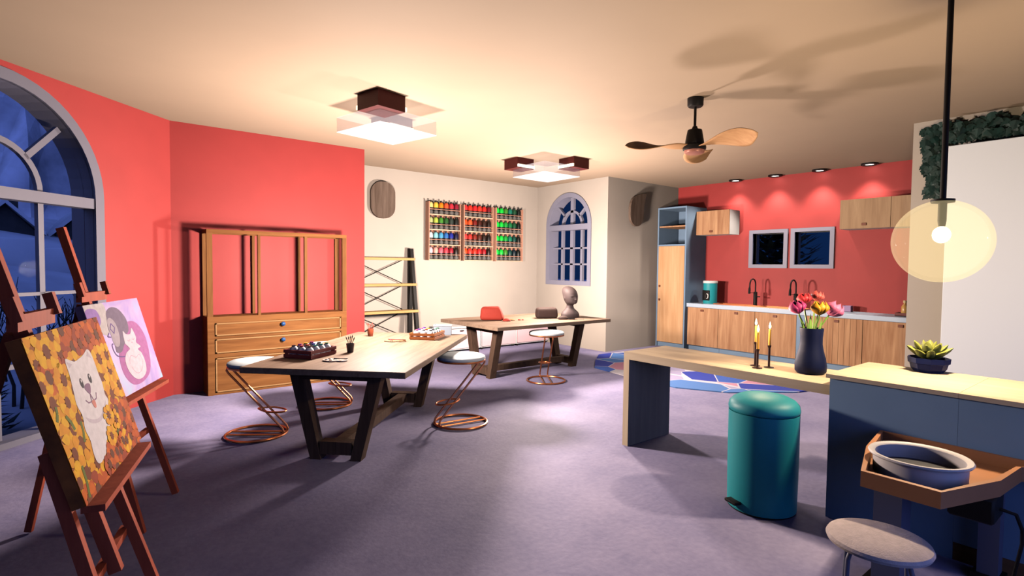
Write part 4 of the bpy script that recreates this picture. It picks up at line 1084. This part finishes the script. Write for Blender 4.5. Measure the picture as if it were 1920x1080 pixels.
blade_leaf((-.030,-.035),.235,.0,.026,'broad tulip leaf at the left of the vase mouth')
blade_leaf((.03,-.03),.205,.03,.018,'narrow tulip leaf at the right front of the vase mouth')
blade_leaf((.045,.04),.235,.02,.02,'broad tulip leaf at the right back of the vase mouth')
blade_leaf((-.02,.04),.23,-.06,.016,'narrow dark tulip leaf at the left back of the vase mouth')

WAX = mat('honey_wax', (.78,.38,.05), .45)
IRON = mat('dark_iron', (.035,.014,.012), .45, metal=.4)
def flame_mat():
    m = frosted('candle_flame', (1,.8,.5), .85, emit=(1,.72,.38), estr=9.0); return m
FLAME = flame_mat()
FL = []
def candle(p, hs, hc, label, label2):
    t = thing('candle_holder', label2, 'candle holder', (p[0],p[1],.846), 0, 'iron candle holders on the wooden counter')
    MB().lathe([(.001,0),(.036,0),(.036,.004),(.012,.007),(.008,.010),(.001,.010)], 24, cap=False).build('foot_plate', IRON, t)
    MB().lathe([(.0085,.008),(.0085,hs-.022)], 12).build('stick', IRON, t)
    MB().lathe([(.001,hs-.024),(.008,hs-.022),(.0135,hs-.006),(.0135,hs),(.001,hs)], 16, cap=False).build('socket', IRON, t)
    c = thing('taper_candle', label, 'candle', (p[0],p[1],.846+hs+.001), 0, 'lit taper candles')
    MB().lathe([(.001,0),(.0095,0),(.0085,hc),(.001,hc+.001)], 16, cap=False).build('wax_taper', WAX, c)
    MB().tube([(0,0,hc),(0,0,hc+.012)], .0012, 5).build('wick', BLACK, c)
    MB().lathe([(.001,hc+.004),(.006,hc+.011),(.0085,hc+.020),(.006,hc+.034),(.002,hc+.050),(.0008,hc+.056)], 12, cap=False).build('flame', FLAME, c)
    FL.append((p[0],p[1],.846+hs+hc+.075))
candle((4.104,2.101), .185, .125, 'tallest lit honey taper candle, rear left of the three', 'tallest dark iron candle holder, rear left of the three')
candle((4.021,2.041), .145, .125, 'lowest lit honey taper candle, in front of the tallest', 'shortest dark iron candle holder, in front of the tallest')
candle((4.118,2.000), .170, .122, 'lit honey taper candle nearest the tulip vase', 'dark iron candle holder nearest the tulip vase')

# succulent
PZ = .931
t = thing('succulent_pot', 'low navy pot of succulent on the island top', 'pot', (4.39,1.075,PZ))
MB().lathe([(.001,0),(.080,0),(.098,.025),(.105,.055),(.115,.061),(.118,.094),(.110,.094),(.099,.07),(.001,.07)], 9, cap=False, smooth=False).build('pot', mat('royal_navy_glaze', (.006,.015,.085), .5, spec=.2), t)
MB().lathe([(.001,.078),(.103,.074)], 12, cap=False).build('soil', mat('dark_soil', (.03,.02,.015), .9), t)
SUCC = mat('succulent_green', (.34,.36,.07), .5, var=.3, vscale=20)
def succ():
    m = MB(); rnd = random.Random(4)
    for ring, (n, el, L, r0) in enumerate(((9, 22, .118, .02),(7, 44, .110, .014),(4, 70, .095, .007))):
        for k in range(n):
            a = 2*pi*(k+.5*ring)/n+rnd.uniform(-.12,.12); e = radians(el+rnd.uniform(-6,6))
            d = Vector((cos(a)*cos(e), sin(a)*cos(e), sin(e))); s = Vector((-sin(a), cos(a), 0)); nn = d.cross(s)
            rings = []
            for q in range(7):
                f = q/6; w = .030*sin(pi*min(1,.22+f*.70))**.7*(1 if f < .95 else .45); c = Vector((cos(a)*r0, sin(a)*r0, .095)) + d*L*f + Vector((0,0,.02*f*f))
                rings.append([tuple(c + s*w*cos(2*pi*i/8) + nn*w*.55*sin(2*pi*i/8)) for i in range(8)])
            m.loft(rings)
    return m
o = succ().build('succulent_plant', SUCC, None, (4.39,1.075,PZ)); tag(o, 'pointed yellow-green succulent rosette in the low navy pot', 'plant')

# ------------------------------------------------------------------ pottery tray, basin, round stool
CLAYW = mat('orange_tray_wood', (.50,.205,.085), .5, var=.06, vscale=5)
POSTM = mat('blue_grey_post', (.10,.105,.17), .5)
t = thing('pottery_wheel_table', 'orange-brown rimmed pottery table on dark posts before the blue island', 'table', (3.3,.80,0))
TP = [(2.90,.955),(2.895,.645),(3.28,.515),(3.60,.49),(3.735,.30),(3.735,1.135),(3.33,1.075)]
TP = [(x-3.3,y-.80) for x, y in TP]
cx = sum(p[0] for p in TP)/7; cy = sum(p[1] for p in TP)/7
ins = [(x+(cx-x)*.05/max(.2,sqrt((cx-x)**2+(cy-y)**2))*.55, y+(cy-y)*.05/max(.2,sqrt((cx-x)**2+(cy-y)**2))*.55) for x, y in TP]
MB().prism(TP, .57, .585).build('tray_board', CLAYW, t)
MB().prism(TP, .5851, .645, holes=[ins]).build('tray_rim', CLAYW, t)
MB().box((-.20,.04,.04),(-.06,.16,.57)).build('post', POSTM, t)
MB().box((.33,-.235,.04),(.425,-.15,.57)).build('post', POSTM, t)
MB().box((-.24,.0,0),(-.02,.2,.04)).build('foot', BLACK, t); MB().box((.31,-.255,0),(.44,-.13,.04)).build('foot', BLACK, t)
MB().rbox((-.10,-.28,.45),(.10,-.11,.569), .01, 1).build('motor_box', BLACK, t)
MB().lathe([(.05,.535),(.05,.569)], 20, c=(-.22,-.05,0)).build('control_dial', BLACK, t)
MB().tube([(.02,-.28,.50),(.03,-.335,.49),(.05,-.355,.42),(.10,-.35,.34),(.17,-.33,.24),(.20,-.31,.12),(.21,-.30,.03),(.25,-.28,.012)], .008, 8).build('power_cable', BLACK, t)
t = thing('splash_basin', 'off-white round basin sitting in the orange pottery tray', 'basin', (3.232,.812,.5855))
MB().lathe([(.001,0),(.186,0),(.190,.004),(.192,.088),(.209,.094),(.213,.101),(.208,.108),(.194,.108),(.182,.098),(.178,.02),(.001,.018)], 64, cap=False).build('basin_wall', mat('off_white_basin', (.60,.55,.56), .45), t)
MB().lathe([(.001,.019),(.176,.019),(.176,.034),(.001,.036)], 48, cap=False).build('wheel_head', mat('dark_slate_wheel', (.022,.022,.035), .5, var=.1), t)
t = thing('round_stool', 'pale fabric round stool with bent metal legs before the pottery table', 'stool', (2.65,.797,0), radians(20))
MB().lathe([(.001,.425),(.17,.425),(.190,.434),(.195,.446),(.189,.458),(.165,.466),(.09,.471),(.001,.472)], 64, cap=False).build('seat_cushion', mat('pale_pink_grey_fabric', (.60,.49,.49), .9, var=.10, vscale=30, bump=.2, bscale=120), t)
for k in range(4):
    a = pi/4+k*pi/2; c, s = cos(a), sin(a)
    MB().tube([(c*.06,s*.06,.418),(c*.12,s*.12,.418),(c*.145,s*.145,.410),(c*.155,s*.155,.385),(c*.175,s*.175,0)], .0095, 10).build('leg', POSTM, t)

# ------------------------------------------------------------------ ivy and the tall white panel
o = MB().rbox((7.30,.05,0),(7.54,1.690,2.925), .004, 1, smooth=False).build('tall_white_panel', mat('plain_white_panel', (.86,.90,.97), .5)); tag(o, 'tall plain white panel unit against the wall behind the globe lamp', 'panel')
IVY = mat('ivy_leaf', (.006,.030,.026), .55, var=.35, vscale=14)
def ivy():
    t = thing('hanging_ivy', 'dark green ivy trailing along the wall top above the white panel', 'plant', (7.48,1.7,3.1)); rnd = random.Random(5); m = MB()
    org = Vector((7.48,1.7,3.1))
    def leaf(c, s):
        a = rnd.uniform(-.9,.9)+(-pi/2); tl = rnd.uniform(-.5,.5)
        dirv = Vector((rnd.uniform(-.35,.1), cos(a), sin(a))).normalized(); side = dirv.cross(Vector((-1,rnd.uniform(-.4,.4),rnd.uniform(-.3,.3)))).normalized()
        prof = ((0,.0),(.05,.28),(.22,.50),(.33,.30),(.55,.36),(.70,.17),(1,0)); n_ = dirv.cross(side)
        P = [c + dirv*s*q + side*s*w + n_*s*.18*abs(w) for q, w in prof] + [c + dirv*s*q - side*s*w + n_*s*.18*abs(w) for q, w in prof[-2:0:-1]]
        P.append(c+dirv*s*.4); k = len(P)-1
        m.add([p-org for p in P], [(i,(i+1) % k,k) for i in range(k)])
    for q in range(430):
        y = rnd.uniform(.3,1.93); zlo = 2.93+.05*sin(y*9); c = Vector((7.53-rnd.uniform(.01,.17), y, rnd.uniform(zlo,3.235-.03*abs(sin(y*7)))))
        if rnd.random() < .12*abs(sin(y*13)): continue
        q_ = rnd.uniform(.07,.12); c.z = max(c.z, 2.945+q_*1.05) if y < 1.82 else c.z; leaf(c, q_)
    for q in range(240):
        u = rnd.random(); z = 3.22-.78*u; w = .20*(1-.55*u)+.03*sin(u*14)
        yc = 1.87-.03*u; c = Vector((7.53-rnd.uniform(.01,.13), max(1.80, yc+rnd.uniform(-1,1)*w*.55), z)); leaf(c, rnd.uniform(.06,.10))
    m.build('foliage', IVY, t)
    s = MB(); s.tube([Vector((7.52,.3,3.16))-org, Vector((7.51,.9,3.10))-org, Vector((7.51,1.5,3.15))-org, Vector((7.51,1.85,3.18))-org, Vector((7.51,1.82,2.8))-org, Vector((7.51,1.80,2.45))-org], .006, 6); s.build('vine_stem', TWIG, t)
ivy()
# ------------------------------------------------------------------ ceiling lamps, fan, downlights, globe pendant
MAHOG = mat('mahogany_lamp_box', (.085,.012,.011), .5, var=.08, spec=.2)
LED = emission('lit_led_strip', (1.0,.86,.62), 2.4)
PLATE = frosted('lit_opal_plate', (.9,.86,.9), .32, emit=(1.0,.95,1.0), estr=1.0)
SIDEP = frosted('opal_side_glass', (.42,.38,.42), .14, emit=(.9,.85,.9), estr=.05)
UPPERP = frosted('opal_upper_plate', (.75,.70,.74), .16, emit=(1,.95,1), estr=.7)
def ceiling_lamp(c, rz, label):
    t = thing('ceiling_lamp', label, 'lamp', (c[0],c[1],0), rz, 'square opal ceiling lamps')
    zb = 3.118
    for s in (-1,1):
        lo = (-.47,.14) if s < 0 else (.14,-.47)
        b = MB().box((lo[0],lo[1],zb),(lo[0]+.33,lo[1]+.33,H-.001)).build('lamp_box', MAHOG, t)
        # lit strip round the box's two inner sides
        ix, iy = (lo[0]+.33, lo[1]) if s < 0 else (lo[0], lo[1]+.33); d = .022*(1 if s < 0 else -1)
        m = MB(); z0, z1 = zb+.012, zb+.052
        m.box((min(ix,ix+d), lo[1]-(.0), z0),(max(ix,ix+d), lo[1]+.33, z1)) if True else None
        m.box((lo[0], min(iy,iy-d), z0),(lo[0]+.33, max(iy,iy-d), z1))
        m.build('light_strip', LED, t)
    q = .372
    MB().box((-q,-q,2.998),(q,q,3.004)).build('opal_plate', PLATE, t)
    MB().box((-q,-q,3.150),(q,q,3.156)).build('upper_plate', UPPERP, t)
    for lo, hi in (((-q,-q),(q,-q+.004)),((-q,q-.004),(q,q)),((-q,-q+.004),(-q+.004,q-.004)),((q-.004,-q+.004),(q,q-.004))):
        MB().box((*lo,3.0045),(*hi,3.1495)).build('side_glass', SIDEP, t)
    return t
ceiling_lamp((2.64,5.47), radians(102), 'square opal ceiling lamp with mahogany box above the diagonal table')
ceiling_lamp((5.81,6.425), 0, 'square opal ceiling lamp with two mahogany boxes above the clay table')

FANW = wood('orange_fan_veneer', (.55,.29,.145), (.70,.41,.22), 0, 2)
def fan():
    t = thing('ceiling_fan', 'black ceiling fan with three twisted wooden blades', 'fan', (4.826,3.151,0), radians(-41))
    MB().lathe([(.001,H-.088),(.066,H-.086),(.076,H-.072),(.078,H-.001),(.001,H-.001)], 32, cap=False).build('canopy', BLACK, t)
    MB().lathe([(.013,2.985),(.013,H-.085)], 16).build('down_rod', BLACK, t)
    MB().lathe([(.001,2.815),(.088,2.815),(.092,2.83),(.086,2.87),(.072,2.95),(.068,2.965),(.030,2.975),(.022,3.0),(.013,3.005),(.001,3.005)], 32, cap=False).build('motor_housing', BLACK, t)
    MB().lathe([(.001,2.765),(.100,2.765),(.110,2.772),(.112,2.79),(.108,2.812),(.001,2.814)], 40, cap=False).build('hub_ring', BLACK, t)
    MB().lathe([(.001,2.728),(.075,2.730),(.093,2.740),(.098,2.755),(.098,2.7645),(.001,2.7645)], 40, cap=False).build('light_cover', mat('rose_copper_cover', (.46,.19,.14), .4, metal=.2), t)
    for k in range(3):
        a0 = radians(180+120*k+4); m = MB(); nu, nv = 22, 9; P = []
        for i in range(nu):
            s = i/(nu-1); r = .075+.62*s
            wd = (.035+.115*sin(pi*min(1,.08+s*.80))**1.5)*(sqrt(max(0,1-((s-.72)/.28)**2)) if s > .72 else 1)+.001
            tw = radians(14-58*s)
            for j in range(nv):
                q = (j/(nv-1)-.5)*2; y = q*wd+.035*sin(pi*s); z = 2.80+q*wd*sin(tw)*1.0; y = q*wd*cos(tw)+.03*sin(pi*s)
                P.append((r*cos(a0)-y*sin(a0), r*sin(a0)+y*cos(a0), z))
        F = [(i*nv+j,(i+1)*nv+j,(i+1)*nv+j+1,i*nv+j+1) for i in range(nu-1) for j in range(nv-1)]
        o = m.add(P, F, 0, True).build('blade', FANW, t); md = o.modifiers.new('thick', 'SOLIDIFY'); md.thickness = .007; md.offset = 0
fan()
DISC = emission('lit_downlight_lens', (1.0,.93,.84), 6.0)
for i, y in enumerate((5.52,4.765,4.015,3.275)):
    t = thing('downlight', ('round black ceiling downlight nearest the tall cabinet','round black ceiling downlight, second from the tall cabinet',
              'round black ceiling downlight, third from the tall cabinet','round black ceiling downlight furthest from the tall cabinet')[i], 'lamp', (9.84,y,0), 0, 'black downlights over the kitchen wall')
    MB().lathe([(.066,H-.024),(.105,H-.030),(.118,H-.024),(.120,H-.001),(.062,H-.001),(.066,H-.024)], 32, cap=False).build('rim', BLACK, t)
    MB().lathe([(.001,H-.016),(.064,H-.016),(.064,H-.002),(.001,H-.002)], 24, cap=False).build('lens', DISC, t)
GLOBE = bpy.data.materials.new('warm_clear_globe'); GLOBE.use_nodes = True
def _globe():
    nt = GLOBE.node_tree; nt.nodes.clear(); L = nt.links.new
    o = nt.nodes.new('ShaderNodeOutputMaterial'); t_ = nt.nodes.new('ShaderNodeBsdfTransparent'); t_.inputs['Color'].default_value = (1,.965,.86,1)
    e_ = nt.nodes.new('ShaderNodeEmission'); e_.inputs['Color'].default_value = (1,.82,.46,1); e_.inputs['Strength'].default_value = G_E  # faint glow put into the clear glass, imitating haze round the bulb
    a_ = nt.nodes.new('ShaderNodeAddShader'); L(t_.outputs[0], a_.inputs[0]); L(e_.outputs[0], a_.inputs[1])
    g_ = nt.nodes.new('ShaderNodeBsdfGlossy'); g_.inputs['Roughness'].default_value = .05
    w_ = nt.nodes.new('ShaderNodeLayerWeight'); w_.inputs['Blend'].default_value = .10
    k_ = nt.nodes.new('ShaderNodeMath'); k_.operation = 'MULTIPLY'; k_.inputs[1].default_value = .12; L(w_.outputs['Fresnel'], k_.inputs[0])
    x_ = nt.nodes.new('ShaderNodeMixShader'); L(k_.outputs[0], x_.inputs['Fac']); L(a_.outputs[0], x_.inputs[1]); L(g_.outputs[0], x_.inputs[2]); L(x_.outputs[0], o.inputs['Surface'])
_globe()
PX_, PY_ = 4.10, .966
t = thing('pendant_lamp', 'large clear globe pendant lamp on a black cord above the island', 'lamp', (PX_,PY_,0))
MB().lathe([(.001,H-.025),(.055,H-.025),(.06,H-.001),(.001,H-.001)], 24, cap=False).build('ceiling_rose', BLACK, t)
MB().lathe([(.016,2.03),(.016,H-.02)], 12).build('cord', BLACK, t)
MB().lathe([(.001,2.008),(.058,2.008),(.060,2.014),(.060,2.028),(.02,2.034),(.001,2.034)], 32, cap=False).build('cap_disc', BLACK, t)
MB().lathe([(.001,1.865),(.017,1.865),(.022,1.90),(.022,2.0075),(.001,2.0075)], 20, cap=False).build('socket', BLACK, t)
R_ = .252
MB().lathe([(max(.001,R_*sin(pi*k/40)), 1.775-R_*cos(pi*k/40)*.985) for k in range(1,39)], 64, cap=False).build('glass_globe', GLOBE, t)
MB().lathe([(max(.001,0.046*sin(pi*k/16)), 1.815-.050*cos(pi*k/16)) for k in range(17)], 24, cap=False).build('bulb', frosted('lit_bulb', (1,.9,.6), .9, emit=(1,.82,.45), estr=7), t)

# ------------------------------------------------------------------ light
def point(name, loc, power, col, r=.05, smooth=0.0):
    l = bpy.data.lights.new(name, 'POINT'); l.energy = power; l.color = col; l.shadow_soft_size = r
    if smooth:
        l.use_nodes = True; n_ = l.node_tree; fo = n_.nodes.new('ShaderNodeLightFalloff'); fo.inputs['Strength'].default_value = 1; fo.inputs['Smooth'].default_value = smooth
        n_.links.new(fo.outputs['Quadratic'], n_.nodes['Emission'].inputs['Strength'])
    o = bpy.data.objects.new(name, l); o.location = loc; COL.objects.link(o); return o
point('lamp_light_diagonal_table', (2.58,5.42,1.47), L_ONE, (1.0,.82,.71), .15, SM)
point('lamp_light_clay_table', (5.79,6.30,1.47), L_TWO, (1.0,.82,.71), .15, SM)
point('pendant_bulb_light', (PX_,PY_,1.78), L_PEN, (1.0,.81,.60), .05, .55)
for i, p in enumerate(FL): point('candle_light', p, L_CAN, (1.0,.70,.44), .02)
for y in (5.52,4.765,4.015,3.275):
    l = bpy.data.lights.new('downlight_beam', 'SPOT'); l.energy = L_DWN; l.color = (1.0,.86,.74); l.spot_size = radians(115); l.spot_blend = .6; l.shadow_soft_size = .05
    o = bpy.data.objects.new('downlight_beam', l); o.location = (9.80,y,H-.06); o.rotation_euler = (0,radians(20),0); COL.objects.link(o)

W = bpy.data.worlds.new('night_sky'); S.world = W; W.use_nodes = True
nt = W.node_tree; nt.nodes.clear(); Ln = nt.links.new
out = nt.nodes.new('ShaderNodeOutputWorld'); bg = nt.nodes.new('ShaderNodeBackground'); tc = nt.nodes.new('ShaderNodeTexCoord')
dt = nt.nodes.new('ShaderNodeVectorMath'); dt.operation = 'DOT_PRODUCT'; dt.inputs[1].default_value = Vector((-.35,-.90,.28)).normalized()
Ln(tc.outputs['Generated'], dt.inputs[0])
r = nt.nodes.new('ShaderNodeValToRGB'); e = r.color_ramp.elements
e[0].position = .40; e[0].color = (.0035,.015,.062,1); e[1].position = 1.0; e[1].color = W_FILL  # sky behind the viewer brightened as an added blue fill, no moon seen
mr = nt.nodes.new('ShaderNodeMapRange'); mr.inputs['From Min'].default_value = -1; mr.inputs['From Max'].default_value = 1
Ln(dt.outputs['Value'], mr.inputs['Value']); Ln(mr.outputs['Result'], r.inputs['Fac'])
Ln(r.outputs['Color'], bg.inputs['Color']); bg.inputs['Strength'].default_value = 1.0; Ln(bg.outputs[0], out.inputs['Surface'])

# ------------------------------------------------------------------ camera
f_px, pitch, roll, yaw = 1023.5, .0405, .0104, .8956
fw = Vector((cos(yaw)*cos(pitch), sin(yaw)*cos(pitch), -sin(pitch))); r0 = Vector((sin(yaw), -cos(yaw), 0)); u0 = r0.cross(fw)
rr = r0*cos(roll)+u0*sin(roll); uu = -r0*sin(roll)+u0*cos(roll)
cam = bpy.data.cameras.new('camera'); cam.sensor_fit = 'HORIZONTAL'; cam.sensor_width = 36; cam.lens = f_px/1920*36; cam.clip_start = .05; cam.clip_end = 300
co = bpy.data.objects.new('camera', cam); COL.objects.link(co)
co.matrix_world = Matrix(((rr.x,uu.x,-fw.x,0),(rr.y,uu.y,-fw.y,0),(rr.z,uu.z,-fw.z,1.6),(0,0,0,1)))
S.camera = co
S.view_settings.view_transform = 'Standard'; S.view_settings.look = 'None'; S.view_settings.gamma = 1.0
S.view_settings.exposure = EXPO; S.view_settings.use_curve_mapping = False
try:
    S.cycles.use_denoising = True; S.cycles.max_bounces = 8; S.cycles.diffuse_bounces = BNC; S.cycles.transparent_max_bounces = 16
    S.cycles.sample_clamp_indirect = 4.0
except Exception: pass
